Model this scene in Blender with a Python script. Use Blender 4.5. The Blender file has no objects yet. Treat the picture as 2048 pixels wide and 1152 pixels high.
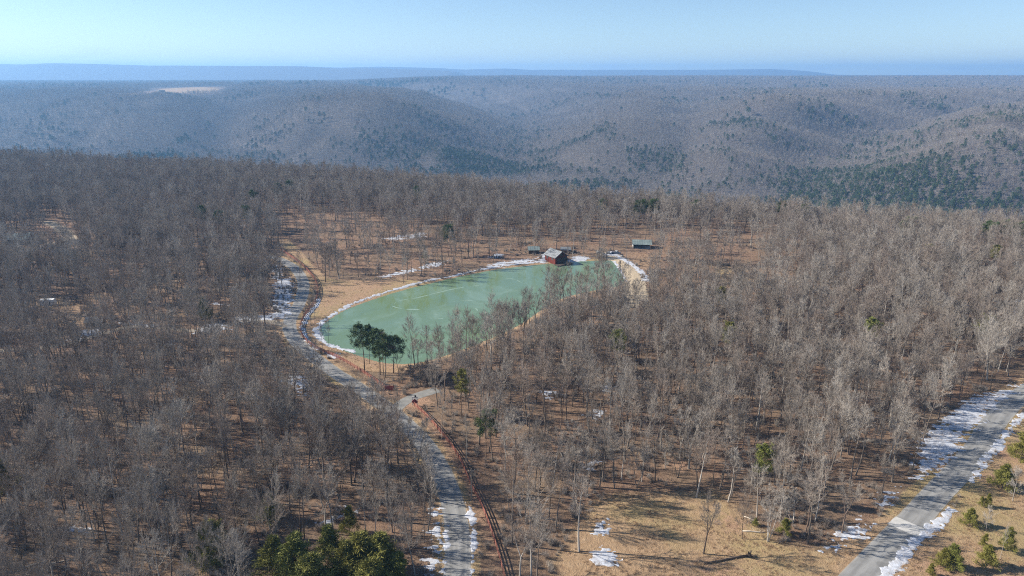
import bpy, math, random
import numpy as np
from mathutils import Vector

R = math.radians
rng = np.random.default_rng(7)
random.seed(7)
scene = bpy.context.scene
COL = scene.collection

# ------------------------------------------------------------------ camera, sky, sun, exposure
CAM_H = 100.0
FPX = 1400.0                      # focal length in pixels of the 2048 wide photograph
PITCH = R(16.92)
cam_d = bpy.data.cameras.new('camera')
cam_d.sensor_width = 36.0
cam_d.lens = 36.0 * FPX / 2048.0
cam_d.clip_start = 1.0
cam_d.clip_end = 60000.0
cam = bpy.data.objects.new('camera', cam_d)
COL.objects.link(cam)
cam.location = (0, 0, CAM_H)
cam.rotation_euler = (R(90) - PITCH, 0, 0)
scene.camera = cam

SUN_EL = R(30.0)
SUN_H = Vector((-0.989, 0.148, 0.0)).normalized()       # horizontal direction towards the sun
SUN = Vector((SUN_H.x * math.cos(SUN_EL), SUN_H.y * math.cos(SUN_EL), math.sin(SUN_EL)))
world = bpy.data.worlds.new('World')
scene.world = world
world.use_nodes = True
wn, wl = world.node_tree.nodes, world.node_tree.links
wn.clear()
w_out = wn.new('ShaderNodeOutputWorld')
w_bg = wn.new('ShaderNodeBackground')
w_sky = wn.new('ShaderNodeTexSky')
w_sky.sky_type = 'NISHITA'
w_sky.sun_disc = False
w_sky.sun_elevation = SUN_EL
w_sky.sun_rotation = math.atan2(SUN.x, SUN.y)
w_sky.altitude = 2200
w_sky.air_density = 1.0
w_sky.dust_density = 0.6
w_sky.ozone_density = 2.4
w_bg.inputs['Strength'].default_value = 0.078
# faint low cloud bank all round the horizon
w_tc = wn.new('ShaderNodeTexCoord')
w_map = wn.new('ShaderNodeMapping'); w_map.inputs['Scale'].default_value = (7, 7, 46)
w_noi = wn.new('ShaderNodeTexNoise'); w_noi.inputs['Scale'].default_value = 1.6; w_noi.inputs['Detail'].default_value = 6
w_sep = wn.new('ShaderNodeSeparateXYZ')
w_r1 = wn.new('ShaderNodeMapRange'); w_r1.inputs['From Min'].default_value = 0.034; w_r1.inputs['From Max'].default_value = 0.004
w_r2 = wn.new('ShaderNodeMapRange'); w_r2.inputs['From Min'].default_value = 0.50; w_r2.inputs['From Max'].default_value = 0.66
w_mul = wn.new('ShaderNodeMath'); w_mul.operation = 'MULTIPLY'
w_m2 = wn.new('ShaderNodeMath'); w_m2.operation = 'MULTIPLY'; w_m2.inputs[1].default_value = 0.55
w_mix = wn.new('ShaderNodeMix'); w_mix.data_type = 'RGBA'
w_mix.inputs[7].default_value = (4.6, 5.0, 6.0, 1)
wl.new(w_tc.outputs['Generated'], w_map.inputs['Vector'])
wl.new(w_map.outputs[0], w_noi.inputs['Vector'])
wl.new(w_tc.outputs['Generated'], w_sep.inputs[0])
wl.new(w_sep.outputs['Z'], w_r1.inputs['Value'])
wl.new(w_noi.outputs['Fac'], w_r2.inputs['Value'])
wl.new(w_r1.outputs[0], w_mul.inputs[0]); wl.new(w_r2.outputs[0], w_mul.inputs[1])
wl.new(w_mul.outputs[0], w_m2.inputs[0])
wl.new(w_m2.outputs[0], w_mix.inputs[0])
wl.new(w_sky.outputs[0], w_mix.inputs[6])
wl.new(w_mix.outputs[2], w_bg.inputs['Color'])
wl.new(w_bg.outputs[0], w_out.inputs['Surface'])

sun_d = bpy.data.lights.new('sun', 'SUN')
sun_d.energy = 5.0
sun_d.angle = R(0.53)
sun_d.color = (1.0, 0.93, 0.82)
sun = bpy.data.objects.new('sun', sun_d)
COL.objects.link(sun)
sun.rotation_euler = (-SUN).to_track_quat('-Z', 'Y').to_euler()

vs = scene.view_settings
vs.view_transform = 'Standard'
vs.look = 'None'
vs.exposure = 0.94
vs.gamma = 1.0
vs.use_curve_mapping = False
scene.render.engine = 'CYCLES'
cy = scene.cycles
cy.max_bounces = 5
cy.diffuse_bounces = 2
cy.glossy_bounces = 2
cy.transmission_bounces = 2
cy.volume_bounces = 1
cy.transparent_max_bounces = 4
cy.use_denoising = False
cy.filter_width = 1.1
cy.sample_clamp_indirect = 4.0
HAZE_DENSITY = 1.05e-4

# ------------------------------------------------------------------ helpers
CP, SP = math.cos(PITCH), math.sin(PITCH)

def ray(px, py):
    u, v = (px - 1024.0) / FPX, (576.0 - py) / FPX
    return u, CP + v * SP, -SP + v * CP

def at(px, py, z=0.0):
    """ground point seen at a place of the photograph"""
    x, y, w = ray(px, py)
    t = (z - CAM_H) / w
    return (x * t, y * t)

def ats(pts, z=0.0):
    return np.array([at(px, py, z) for px, py in pts])

def project(x, y, z):
    dx, dy, dz = x, y, z - CAM_H
    depth = dy * CP - dz * SP
    up = dy * SP + dz * CP
    depth = np.maximum(depth, 1e-3)
    return 1024 + FPX * dx / depth, 576 - FPX * up / depth, depth

def _hash(ix, iy, seed):
    h = (ix.astype(np.int64) * 374761393 + iy.astype(np.int64) * 668265263 + seed * 974711) & 0xFFFFFFFF
    h = ((h ^ (h >> 13)) * 1274126177) & 0xFFFFFFFF
    h = (h ^ (h >> 16)) & 0xFFFFFFFF
    return h / 4294967295.0

def vnoise(x, y, seed=0):
    x = np.asarray(x, float); y = np.asarray(y, float)
    ix, iy = np.floor(x), np.floor(y)
    fx, fy = x - ix, y - iy
    fx = fx * fx * fx * (fx * (fx * 6 - 15) + 10); fy = fy * fy * fy * (fy * (fy * 6 - 15) + 10)
    a, b = _hash(ix, iy, seed), _hash(ix + 1, iy, seed)
    c, d = _hash(ix, iy + 1, seed), _hash(ix + 1, iy + 1, seed)
    return (a + (b - a) * fx) + ((c + (d - c) * fx) - (a + (b - a) * fx)) * fy

def fbm(x, y, seed=0, octv=4):
    s, a, t = 0.0, 0.5, 0.0
    for i in range(octv):
        s = s + a * vnoise(x * 2 ** i + 13.7 * i, y * 2 ** i - 7.1 * i, seed + i)
        t += a; a *= 0.5
    return s / t

def smooth(t):
    t = np.clip(t, 0, 1)
    return t * t * (3 - 2 * t)

def line_dist(x, y, pts):
    """distance to a polyline and the parameter of the nearest point along it"""
    best = np.full(np.shape(x), 1e9); par = np.zeros(np.shape(x))
    for i in range(len(pts) - 1):
        ax, ay = pts[i]; bx, by = pts[i + 1]
        ex, ey = bx - ax, by - ay
        t = np.clip(((x - ax) * ex + (y - ay) * ey) / (ex * ex + ey * ey + 1e-9), 0, 1)
        d = np.hypot(x - ax - t * ex, y - ay - t * ey)
        m = d < best
        best = np.where(m, d, best); par = np.where(m, i + t, par)
    return best, par

def poly_sd(x, y, pts):
    """signed distance to a closed polygon, negative inside"""
    pts = np.asarray(pts)
    d, _ = line_dist(x, y, np.vstack([pts, pts[:1]]))
    ins = np.zeros(np.shape(x), bool)
    n = len(pts)
    for i in range(n):
        ax, ay = pts[i]; bx, by = pts[(i + 1) % n]
        c = (ay > y) != (by > y)
        xi = (bx - ax) * (y - ay) / (by - ay + 1e-12) + ax
        ins ^= c & (x < xi)
    return np.where(ins, -d, d)

def spline(pts, step):
    """Catmull-Rom through pts, resampled at about step metres"""
    P = np.asarray(pts, float)
    P = np.vstack([2 * P[0] - P[1], P, 2 * P[-1] - P[-2]])
    out = []
    for i in range(1, len(P) - 2):
        p0, p1, p2, p3 = P[i - 1:i + 3]
        n = 24
        for k in range(n):
            t = k / n
            out.append(0.5 * (2 * p1 + (p2 - p0) * t + (2 * p0 - 5 * p1 + 4 * p2 - p3) * t * t + (3 * p1 - p0 - 3 * p2 + p3) * t ** 3))
    out.append(P[-2])
    out = np.array(out)
    s = np.concatenate([[0], np.cumsum(np.hypot(*np.diff(out, axis=0).T))])
    q = np.linspace(0, s[-1], max(2, int(round(s[-1] / step)) + 1))
    return np.stack([np.interp(q, s, out[:, 0]), np.interp(q, s, out[:, 1])], 1)

# ------------------------------------------------------------------ where things lie (ground plan)
ROAD = spline(ats([(470, 513), (520, 511), (547, 515), (570, 524), (590, 537), (605, 560), (606, 582), (598, 608), (583, 632), (578, 650), (584, 668), (600, 690),
                   (628, 714), (665, 742), (705, 768), (745, 795), (785, 826), (822, 859), (857, 900), (885, 950), (903, 1000), (913, 1050), (916, 1100),
                   (913, 1160), (905, 1240), (890, 1400)]), 1.5)
ROAD2 = spline(ats([(1480, 1440), (1590, 1300), (1660, 1220), (1724, 1150), (1782, 1088), (1827, 1041), (1868, 994), (1914, 945), (1955, 896), (1990, 842),
                    (2024, 805), (2070, 772), (2140, 740), (2260, 705)]), 1.5)
LANE = spline(ats([(574, 652), (540, 641), (500, 640), (440, 652), (390, 660), (330, 655), (270, 652), (200, 668), (120, 690), (20, 700), (-80, 705)]), 2.0)
DRIVE = spline(ats([(786, 824), (806, 806), (830, 794), (858, 785), (876, 780)]), 1.2)
FARLANE = spline(ats([(-60, 512), (20, 503), (70, 497), (110, 487), (140, 481), (133, 465), (112, 452), (95, 443)]), 3.0)
DAMROAD = spline(ats([(1217, 508), (1236, 520), (1252, 535), (1265, 555), (1272, 580), (1276, 610)]), 2.0)
POND = spline(ats([(636, 664), (640, 654), (655, 640), (700, 614), (780, 586), (850, 567), (930, 549), (1000, 536), (1080, 527), (1150, 521), (1212, 519),
                   (1226, 521), (1240, 540), (1249, 556), (1235, 570), (1193, 577), (1126, 593), (1082, 617), (1047, 641), (1010, 660), (950, 686), (885, 709),
                   (850, 719), (810, 724), (762, 720), (715, 706), (670, 690), (645, 676), (637, 666)]), 2.0)[:-1]
FENCE_A = spline(ats([(561, 500), (575, 510), (597, 525), (618, 545), (631, 562), (636, 580), (633, 598), (625, 612), (612, 628), (603, 645), (601, 660),
                      (608, 677), (625, 693), (645, 704), (672, 715), (708, 735), (740, 756), (770, 777)]), 2.5)
FENCE_B = spline(ats([(829, 813), (855, 837), (875, 860), (896, 886), (920, 922), (941, 971), (960, 1008), (978, 1053), (993, 1099), (1005, 1142), (1014, 1180)]), 2.5)
FIELD = ats([(556, 482), (590, 515), (622, 540), (640, 570), (640, 596), (620, 628), (608, 645), (606, 660), (632, 690), (700, 728), (740, 745), (790, 745),
             (850, 728), (800, 722), (740, 706), (690, 692), (650, 676), (640, 655), (690, 616), (780, 585), (850, 563), (800, 556), (740, 553), (690, 562),
             (655, 556), (622, 528), (600, 500), (575, 478)])
CLEARING = ats([(1120, 1190), (1110, 1120), (1150, 1060), (1180, 1010), (1230, 990), (1300, 984), (1440, 986), (1490, 1040), (1560, 1088), (1640, 1100),
                (1700, 1075), (1760, 1040), (1800, 1050), (1660, 1190)])
EAST = ats([(1750, 1190), (1840, 1088), (1890, 1036), (1940, 980), (1990, 915), (2030, 850), (2080, 800), (2300, 760), (2500, 1250), (1900, 1300)])
VERGE = ats([(1800, 1040), (1826, 962), (1846, 880), (1880, 836), (1960, 786), (2060, 755), (2060, 790), (1990, 835), (1930, 925), (1860, 985)])
DAMSIDE = ats([(1205, 512), (1262, 500), (1330, 512), (1330, 545), (1290, 560), (1262, 560), (1245, 540)])
GLADE = ats([(1435, 536), (1500, 530), (1520, 548), (1510, 572), (1450, 575), (1430, 558)])
PARK = ats([(540, 430), (700, 420), (900, 470), (1050, 470), (1180, 470), (1330, 450), (1540, 470), (1530, 520), (1330, 520), (1200, 517), (1080, 526), (930, 545),
            (800, 575), (690, 560), (620, 520), (560, 480)])
THIN_C = ats([(850, 830), (900, 800), (1030, 760), (1200, 700), (1320, 760), (1250, 850), (1400, 900), (1520, 960), (1560, 1080), (1470, 1010), (1300, 985), (1180, 1000),
              (1110, 1100), (1060, 1200), (990, 1200), (960, 1000), (900, 890)])
THIN_D = ats([(1480, 1000), (1700, 985), (1810, 1000), (1760, 1060), (1640, 1110), (1540, 1095)])
WESTYARD = ats([(60, 600), (130, 590), (240, 620), (240, 650), (130, 680), (70, 640)])

# rim of the near plateau, read from the tree-top line
_rim = ats([(-250, 303), (0, 305), (240, 318), (420, 325), (600, 335), (850, 352), (1000, 366), (1200, 389), (1400, 398), (1700, 421), (2048, 441), (2400, 455)], 13.0)
_o = np.argsort(_rim[:, 0])
RIM_X, RIM_Y = _rim[_o, 0], _rim[_o, 1]
CAN_X = np.array([-9000, -4200, -1700, -600, 0, 420, 1100, 2000, 3500, 9000.])
CAN_Y = np.array([3400, 2700, 2150, 1800, 1650, 1330, 1180, 1500, 2200, 3000.])
T1 = [(-10, 1640), (20, 2500), (60, 3300), (0, 3900), (-500, 4500), (-1300, 5200)]
T1Z = [-165, -158, -146, -130, -90, -30]
T2 = [(500, 1330), (760, 1750), (1080, 2200), (1500, 2600), (2300, 3000)]
T2Z = [-162, -140, -110, -75, -10]
T3 = [(250, 1450), (480, 2000), (620, 2500), (780, 3200), (1200, 3900)]
T3Z = [-155, -110, -66, -25, 25]
T4 = [(-900, 1900), (-1000, 2500), (-1250, 3200), (-1700, 3700)]
T4Z = [-120, -85, -35, 5]
T5 = [(1250, 1200), (1700, 1900), (2300, 2300)]
T5Z = [-120, -60, 0]

def plain_h(x, y):
    """gentle relief of the near plateau"""
    return 0.9 * (fbm(x / 70.0, y / 70.0, 3, 3) - 0.5)

FAR_PX = np.array([-600, 0, 60, 120, 200, 300, 450, 600, 680, 760, 870, 930, 970, 1010, 1060, 1200, 1400, 1540, 1600, 1660, 1700, 2048, 2600.])
FAR_PY = np.array([131, 129, 130, 127.5, 129, 132, 132.5, 133, 136, 134, 136.5, 139.5, 138.5, 137.5, 140, 140, 140, 138.5, 142, 149.5, 150, 150, 150.])

def terrain(x, y):
    x = np.asarray(x, float); y = np.asarray(y, float)
    # far upland
    P = np.interp(y, [1000, 1800, 2500, 3500, 4000, 5500, 7000, 8300, 9300], [-40, -14, 8, 16, 14, 16, 22, 10, -20])
    P = P + np.where(y < 9300, 44, 0) * smooth((x + 1900) / 1500) * smooth((y - 3800) / 2600)
    P = P + 22 * (fbm(x / 900.0, y / 900.0, 21, 4) - 0.5) * smooth((y - 1200) / 1500) * (1 - smooth((y - 5500) / 3000) * 0.8)
    # a wooded knoll left of the central valley
    P = P + 26 * np.exp(-((x + 1150) / 900) ** 2 - ((y - 4700) / 420) ** 2)
    h = P
    # side valleys
    for line, zs, wd in ((T1, T1Z, 520), (T2, T2Z, 330), (T3, T3Z, 300), (T4, T4Z, 300), (T5, T5Z, 320)):
        d, t = line_dist(x, y, line)
        f = np.interp(t, range(len(zs)), zs)
        w = wd * (0.75 + 0.5 * fbm(x / 500.0, y / 500.0, 31, 2))
        k = 0.65 * np.clip(d / w, 0, 1) + 0.35 * smooth(d / w)
        h = np.minimum(h, f + (h - f) * k)
    # main canyon, far side
    yc = np.interp(x, CAN_X, CAN_Y)
    floor = -165.0
    dc = (y - yc)
    wfar = 520 + 580 * smooth(-x / 1200) + 260 * (fbm(x / 420.0, y / 900.0, 41, 3) - 0.5)
    h = floor + (h - floor) * smooth(np.clip(dc, 0, None) / wfar) ** 0.75
    # ravines cut in the slopes
    slope_band = smooth(dc / 200) * (1 - smooth((y - 4500) / 3000))
    rv = np.abs(fbm(x / 330.0 + 0.35 * y / 330.0, y / 620.0, 55, 3) - 0.5) * 2
    h = h - (14 + 6 * smooth((x - 100) / 500)) * slope_band * (1 - smooth(rv / 0.30)) * smooth((h - floor) / 60)
    # far ridges
    for yy, wid, sel in ((11200.0, 1300.0, 0), (14200.0, 1500.0, 1)):
        px = 1024 + (x / yy) * (FPX / CP)
        py = np.interp(px, FAR_PX, FAR_PY)
        lift = (150.0 - py) / FPX * yy * CP + CAM_H
        if sel == 0:
            lift = np.where(px > 560, lift - 30 * smooth((px - 560) / 300) - 90 * smooth((px - 900) / 60), lift)
        lift = lift + 5 * (fbm(x / 260.0, y / 260.0, 61, 3) - 0.5)
        k = np.exp(-np.abs((y - yy) / wid) ** 2.5)
        h = np.where(y > yy - 2600, np.maximum(h, -60 + (lift + 60) * k), h)
    h = np.where(y > 9300, np.maximum(h, -60), h)
    # near plateau and its slope down to the canyon
    yr = np.interp(x, RIM_X, RIM_Y)
    near = plain_h(x, y)
    s = y - yr
    t = np.clip(s / np.maximum(yc - yr, 50.0), 0, 1)
    wob = 22 * (fbm(x / 160.0, y / 160.0, 71, 3) - 0.5) * smooth(t * 5) * (1 - smooth((t - 0.7) / 0.3))
    nslope = near + (floor - near) * (0.8 * (1 - (1 - t) ** 3) + 0.2 * smooth(t)) + wob
    h = np.where(y < yc, nslope, h)
    # pond basin
    m = (x > POND[:, 0].min() - 12) & (x < POND[:, 0].max() + 12) & (y > POND[:, 1].min() - 12) & (y < POND[:, 1].max() + 12)
    if np.any(m):
        sd = poly_sd(x[m], y[m], POND)
        hm = h[m]
        outside = WATER_Z + (hm - WATER_Z) * smooth(sd / 6.0)
        h = h.copy()
        h[m] = np.where(sd < 0, WATER_Z + np.maximum(sd * 0.3, -1.6), np.where(sd < 6, outside, hm))
    return h

WATER_Z = -0.7

def th(x, y):
    return float(terrain(np.array([x]), np.array([y]))[0])

def cast(px, py, tmax=12000.0):
    """where the ray through a place of the photograph meets the terrain"""
    dx, dy, dz = ray(px, py)
    t = np.concatenate([np.arange(60, 1500, 1.0), np.arange(1500, tmax, 6.0)])
    X, Y, Z = dx * t, dy * t, CAM_H + dz * t
    hit = np.nonzero(Z < terrain(X, Y))[0]
    i = hit[0] if len(hit) else len(t) - 1
    return float(X[i]), float(Y[i])

def set_props(o, label=None, cat=None, group=None, kind=None):
    if label: o['label'] = label
    if cat: o['category'] = cat
    if group: o['group'] = group
    if kind: o['kind'] = kind
    return o

def mesh_np(name, verts, faces, mats=(), mat_idx=None, smooth_shade=False):
    """mesh from vertex and (all triangle or all quad) face arrays"""
    verts = np.asarray(verts, np.float32); faces = np.asarray(faces, np.int32)
    me = bpy.data.meshes.new(name)
    n = faces.shape[1]
    me.vertices.add(len(verts)); me.vertices.foreach_set('co', verts.ravel())
    me.loops.add(faces.size); me.loops.foreach_set('vertex_index', faces.ravel())
    me.polygons.add(len(faces))
    me.polygons.foreach_set('loop_start', np.arange(0, faces.size, n, dtype=np.int32))
    me.polygons.foreach_set('loop_total', np.full(len(faces), n, np.int32))
    for m in mats: me.materials.append(m)
    if mat_idx is not None: me.polygons.foreach_set('material_index', np.asarray(mat_idx, np.int32))
    if smooth_shade: me.polygons.foreach_set('use_smooth', np.ones(len(faces), bool))
    me.update(calc_edges=True)
    return me

def link(name, data, parent=None, loc=None, rot=None, scale=None):
    o = bpy.data.objects.new(name, data)
    COL.objects.link(o)
    if parent is not None: o.parent = parent
    if loc is not None: o.location = loc
    if rot is not None: o.rotation_euler = rot
    if scale is not None: o.scale = scale
    return o

class MB:
    """collects boxes, prisms and tubes into one mesh"""
    def __init__(self): self.v, self.f = [], []
    def poly(self, pts, faces):
        b = len(self.v); self.v += [tuple(p) for p in pts]; self.f += [tuple(i + b for i in f) for f in faces]
    def box(self, x0, x1, y0, y1, z0, z1):
        self.poly([(x0, y0, z0), (x1, y0, z0), (x1, y1, z0), (x0, y1, z0), (x0, y0, z1), (x1, y0, z1), (x1, y1, z1), (x0, y1, z1)],
                  [(3, 2, 1, 0), (4, 5, 6, 7), (0, 1, 5, 4), (1, 2, 6, 5), (2, 3, 7, 6), (3, 0, 4, 7)])
    def slab(self, a, b, c, d, t):
        """quad a b c d thickened downwards by t"""
        up = [Vector(p) for p in (a, b, c, d)]
        n = (up[1] - up[0]).cross(up[3] - up[0]).normalized() * t
        lo = [p - n for p in up]
        self.poly(up + lo, [(0, 1, 2, 3), (7, 6, 5, 4), (0, 4, 5, 1), (1, 5, 6, 2), (2, 6, 7, 3), (3, 7, 4, 0)])
    def tube(self, pts, rads, n=6, cap=True):
        b = len(self.v)
        prev = Vector((1, 0, 0))
        for i, p in enumerate(pts):
            p = Vector(p)
            q = Vector(pts[min(i + 1, len(pts) - 1)]) - Vector(pts[max(i - 1, 0)])
            q.normalize()
            a = prev - q * prev.dot(q)
            if a.length < 1e-3: a = Vector((0, 1, 0)) - q * q.y
            a.normalize(); prev = a
            c = q.cross(a)
            for k in range(n):
                an = 2 * math.pi * k / n
                self.v.append(tuple(p + (a * math.cos(an) + c * math.sin(an)) * rads[i]))
        for i in range(len(pts) - 1):
            for k in range(n):
                k2 = (k + 1) % n
                self.f.append((b + i * n + k, b + i * n + k2, b + (i + 1) * n + k2, b + (i + 1) * n + k))
        if cap:
            self.f.append(tuple(b + (len(pts) - 1) * n + k for k in range(n)))
    def mesh(self, name, mats, smooth_shade=False):
        me = bpy.data.meshes.new(name)
        me.from_pydata(self.v, [], self.f)
        for m in (mats if isinstance(mats, (list, tuple)) else [mats]): me.materials.append(m)
        if smooth_shade: me.polygons.foreach_set('use_smooth', np.ones(len(me.polygons), bool))
        me.update()
        return me

# ------------------------------------------------------------------ materials
class NT:
    def __init__(self, name):
        self.m = bpy.data.materials.new(name)
        self.m.use_nodes = True
        self.n, self.l = self.m.node_tree.nodes, self.m.node_tree.links
        self.bsdf = self.n['Principled BSDF']
        self.bsdf.inputs['Specular IOR Level'].default_value = 0.2
    def new(self, t, **kw):
        n = self.n.new(t)
        for k, v in kw.items():
            if hasattr(n, k): setattr(n, k, v)
            else: n.inputs[k].default_value = v
        return n
    def noise(self, scale, detail=4, vec=None, rough=0.6, dist=0.0):
        n = self.new('ShaderNodeTexNoise'); n.inputs['Scale'].default_value = scale; n.inputs['Detail'].default_value = detail
        n.inputs['Roughness'].default_value = rough; n.inputs['Distortion'].default_value = dist
        if vec is not None: self.l.new(vec, n.inputs['Vector'])
        return n.outputs['Fac']
    def pos(self, scale=(1, 1, 1)):
        g = self.new('ShaderNodeNewGeometry')
        mp = self.new('ShaderNodeMapping'); mp.inputs['Scale'].default_value = scale
        self.l.new(g.outputs['Position'], mp.inputs['Vector'])
        return mp.outputs[0]
    def objco(self, scale=(1, 1, 1)):
        g = self.new('ShaderNodeTexCoord')
        mp = self.new('ShaderNodeMapping'); mp.inputs['Scale'].default_value = scale
        self.l.new(g.outputs['Object'], mp.inputs['Vector'])
        return mp.outputs[0]
    def ramp(self, fac, stops):
        r = self.new('ShaderNodeValToRGB')
        e = r.color_ramp.elements
        while len(e) < len(stops): e.new(0.5)
        for el, (p, c) in zip(e, stops):
            el.position = p; el.color = (*c, 1) if len(c) == 3 else c
        self.l.new(fac, r.inputs[0])
        return r.outputs[0]
    def mix(self, fac, a, b, blend='MIX'):
        n = self.new('ShaderNodeMix'); n.data_type = 'RGBA'; n.blend_type = blend
        for s, v in ((0, fac), (6, a), (7, b)):
            if isinstance(v, bpy.types.NodeSocket): self.l.new(v, n.inputs[s])
            elif s == 0: n.inputs[0].default_value = v
            else: n.inputs[s].default_value = (*v, 1)
        return n.outputs[2]
    def rng(self, v, a, b, c=0.0, d=1.0):
        n = self.new('ShaderNodeMapRange')
        self.l.new(v, n.inputs['Value'])
        for k, x in (('From Min', a), ('From Max', b), ('To Min', c), ('To Max', d)): n.inputs[k].default_value = x
        return n.outputs[0]
    def math(self, op, a, b=0.0):
        n = self.new('ShaderNodeMath'); n.operation = op
        for i, v in enumerate((a, b)):
            if isinstance(v, bpy.types.NodeSocket): self.l.new(v, n.inputs[i])
            else: n.inputs[i].default_value = v
        return n.outputs[0]
    def attr(self, name, t='GEOMETRY'):
        n = self.new('ShaderNodeAttribute'); n.attribute_name = name; n.attribute_type = t
        return n
    def rand(self):
        return self.new('ShaderNodeObjectInfo').outputs['Random']
    def bump(self, h, strength, dist):
        b = self.new('ShaderNodeBump'); b.inputs['Strength'].default_value = strength; b.inputs['Distance'].default_value = dist
        self.l.new(h, b.inputs['Height'])
        self.l.new(b.outputs[0], self.bsdf.inputs['Normal'])
    def out(self, col, rough=0.9):
        if isinstance(col, bpy.types.NodeSocket): self.l.new(col, self.bsdf.inputs['Base Color'])
        else: self.bsdf.inputs['Base Color'].default_value = (*col, 1)
        if isinstance(rough, bpy.types.NodeSocket): self.l.new(rough, self.bsdf.inputs['Roughness'])
        else: self.bsdf.inputs['Roughness'].default_value = rough
        return self.m

def mat_ground():
    t = NT('ground')
    p = t.pos()
    n1 = t.noise(0.05, 5, p); n2 = t.noise(0.6, 6, p, 0.7); n3 = t.noise(3.5, 5, p, 0.75); n4 = t.noise(0.018, 4, p)
    litter = t.ramp(n2, [(0.28, (0.125, 0.080, 0.056)), (0.48, (0.205, 0.128, 0.085)), (0.66, (0.275, 0.180, 0.120)), (0.85, (0.35, 0.25, 0.175))])
    litter = t.mix(t.rng(n1, 0.42, 0.66), litter, t.mix(n2, (0.15, 0.10, 0.07), (0.25, 0.185, 0.12)))
    litter = t.mix(t.rng(n3, 0.55, 0.75, 0, 0.6), litter, (0.32, 0.225, 0.155))
    litter = t.mix(t.rng(n3, 0.42, 0.25, 0, 0.7), litter, (0.07, 0.045, 0.032))
    grass = t.ramp(n2, [(0.25, (0.27, 0.17, 0.095)), (0.5, (0.37, 0.245, 0.145)), (0.75, (0.45, 0.315, 0.195))])
    grass = t.mix(t.rng(t.noise(0.03, 4, p), 0.48, 0.62, 0, 0.6), grass, t.mix(n2, (0.24, 0.19, 0.075), (0.40, 0.33, 0.15)))
    grass = t.mix(t.rng(n3, 0.5, 0.72, 0, 0.45), grass, (0.46, 0.36, 0.21))
    grass = t.mix(t.rng(n3, 0.42, 0.26, 0, 0.55), grass, (0.17, 0.115, 0.06))
    soil = t.mix(n2, (0.29, 0.168, 0.107), (0.44, 0.285, 0.19))
    gravel = t.mix(n3, (0.36, 0.28, 0.19), (0.52, 0.43, 0.31))
    a = t.attr('cover')
    sp = t.new('ShaderNodeSeparateColor'); t.l.new(a.outputs['Color'], sp.inputs[0])
    def edge(ch):
        return t.rng(t.math('ADD', ch, t.math('MULTIPLY', t.math('SUBTRACT', n2, 0.5), 0.9)), 0.38, 0.62)
    c = t.mix(edge(sp.outputs[0]), litter, grass)
    c = t.mix(edge(sp.outputs[1]), c, soil)
    c = t.mix(edge(sp.outputs[2]), c, gravel)
    far = t.mix(t.noise(0.01, 6, p), (0.10, 0.085, 0.075), (0.175, 0.15, 0.135))
    c = t.mix(a.outputs['Alpha'], far, c)
    t.bump(t.math('ADD', n2, t.math('MULTIPLY', n3, 0.7)), 0.8, 0.55)
    return t.out(c, 0.95)

def mat_asphalt(name, a, b):
    t = NT(name)
    uv = t.new('ShaderNodeUVMap').outputs[0]
    mp = t.new('ShaderNodeMapping'); mp.inputs['Scale'].default_value = (6.0, 0.12, 1); t.l.new(uv, mp.inputs[0])
    st = t.noise(1.0, 4, mp.outputs[0])
    n1 = t.noise(0.35, 5, t.pos()); n2 = t.noise(9.0, 3, t.pos())
    c = t.mix(t.rng(n1, 0.3, 0.7), a, b)
    c = t.mix(t.rng(st, 0.42, 0.7, 0, 0.55), c, tuple(min(1, x * 1.35) for x in b))
    c = t.mix(t.rng(n2, 0.35, 0.6, 0, 0.35), c, tuple(x * 0.6 for x in a))
    su = t.new('ShaderNodeSeparateXYZ'); t.l.new(uv, su.inputs[0])
    tr = t.math('ABSOLUTE', t.math('SUBTRACT', t.math('ABSOLUTE', t.math('SUBTRACT', su.outputs[0], 0.5)), 0.24))
    c = t.mix(t.math('MULTIPLY', t.rng(tr, 0.10, 0.02, 0, 0.6), st), c, tuple(x * 0.55 for x in a))
    c = t.mix(t.math('MULTIPLY', t.rng(t.math('ABSOLUTE', t.math('SUBTRACT', su.outputs[0], 0.5)), 0.42, 0.5, 0, 0.8), n1), c, (0.42, 0.36, 0.27))
    ptch = t.noise(0.09, 2, t.pos())
    c = t.mix(t.rng(ptch, 0.60, 0.62, 0, 0.45), c, tuple(x * 0.62 for x in a))
    return t.out(c, 0.85)

def mat_simple(name, a, b, scale=1.0, rough=0.8, stretch=(1, 1, 1), spec=None, rand=0.0, metal=0.0):
    t = NT(name)
    n = t.noise(scale, 4, t.objco(stretch))
    c = t.mix(t.rng(n, 0.3, 0.7), a, b)
    if rand:
        c = t.mix(t.rng(t.rand(), 0, 1, 0, rand), c, tuple(x * 0.5 for x in a))
    if spec is not None: t.bsdf.inputs['Specular IOR Level'].default_value = spec
    t.bsdf.inputs['Metallic'].default_value = metal
    return t.out(c, rough)

def mat_snow():
    t = NT('snow')
    n = t.noise(0.9, 5, t.pos()); n2 = t.noise(5.0, 4, t.pos())
    c = t.mix(t.rng(n, 0.35, 0.6), (0.60, 0.63, 0.69), (0.44, 0.45, 0.48))
    c = t.mix(t.rng(n2, 0.54, 0.66, 0, 0.8), c, (0.28, 0.21, 0.15))
    t.bump(n2, 0.5, 0.12)
    return t.out(c, 0.6)

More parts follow.
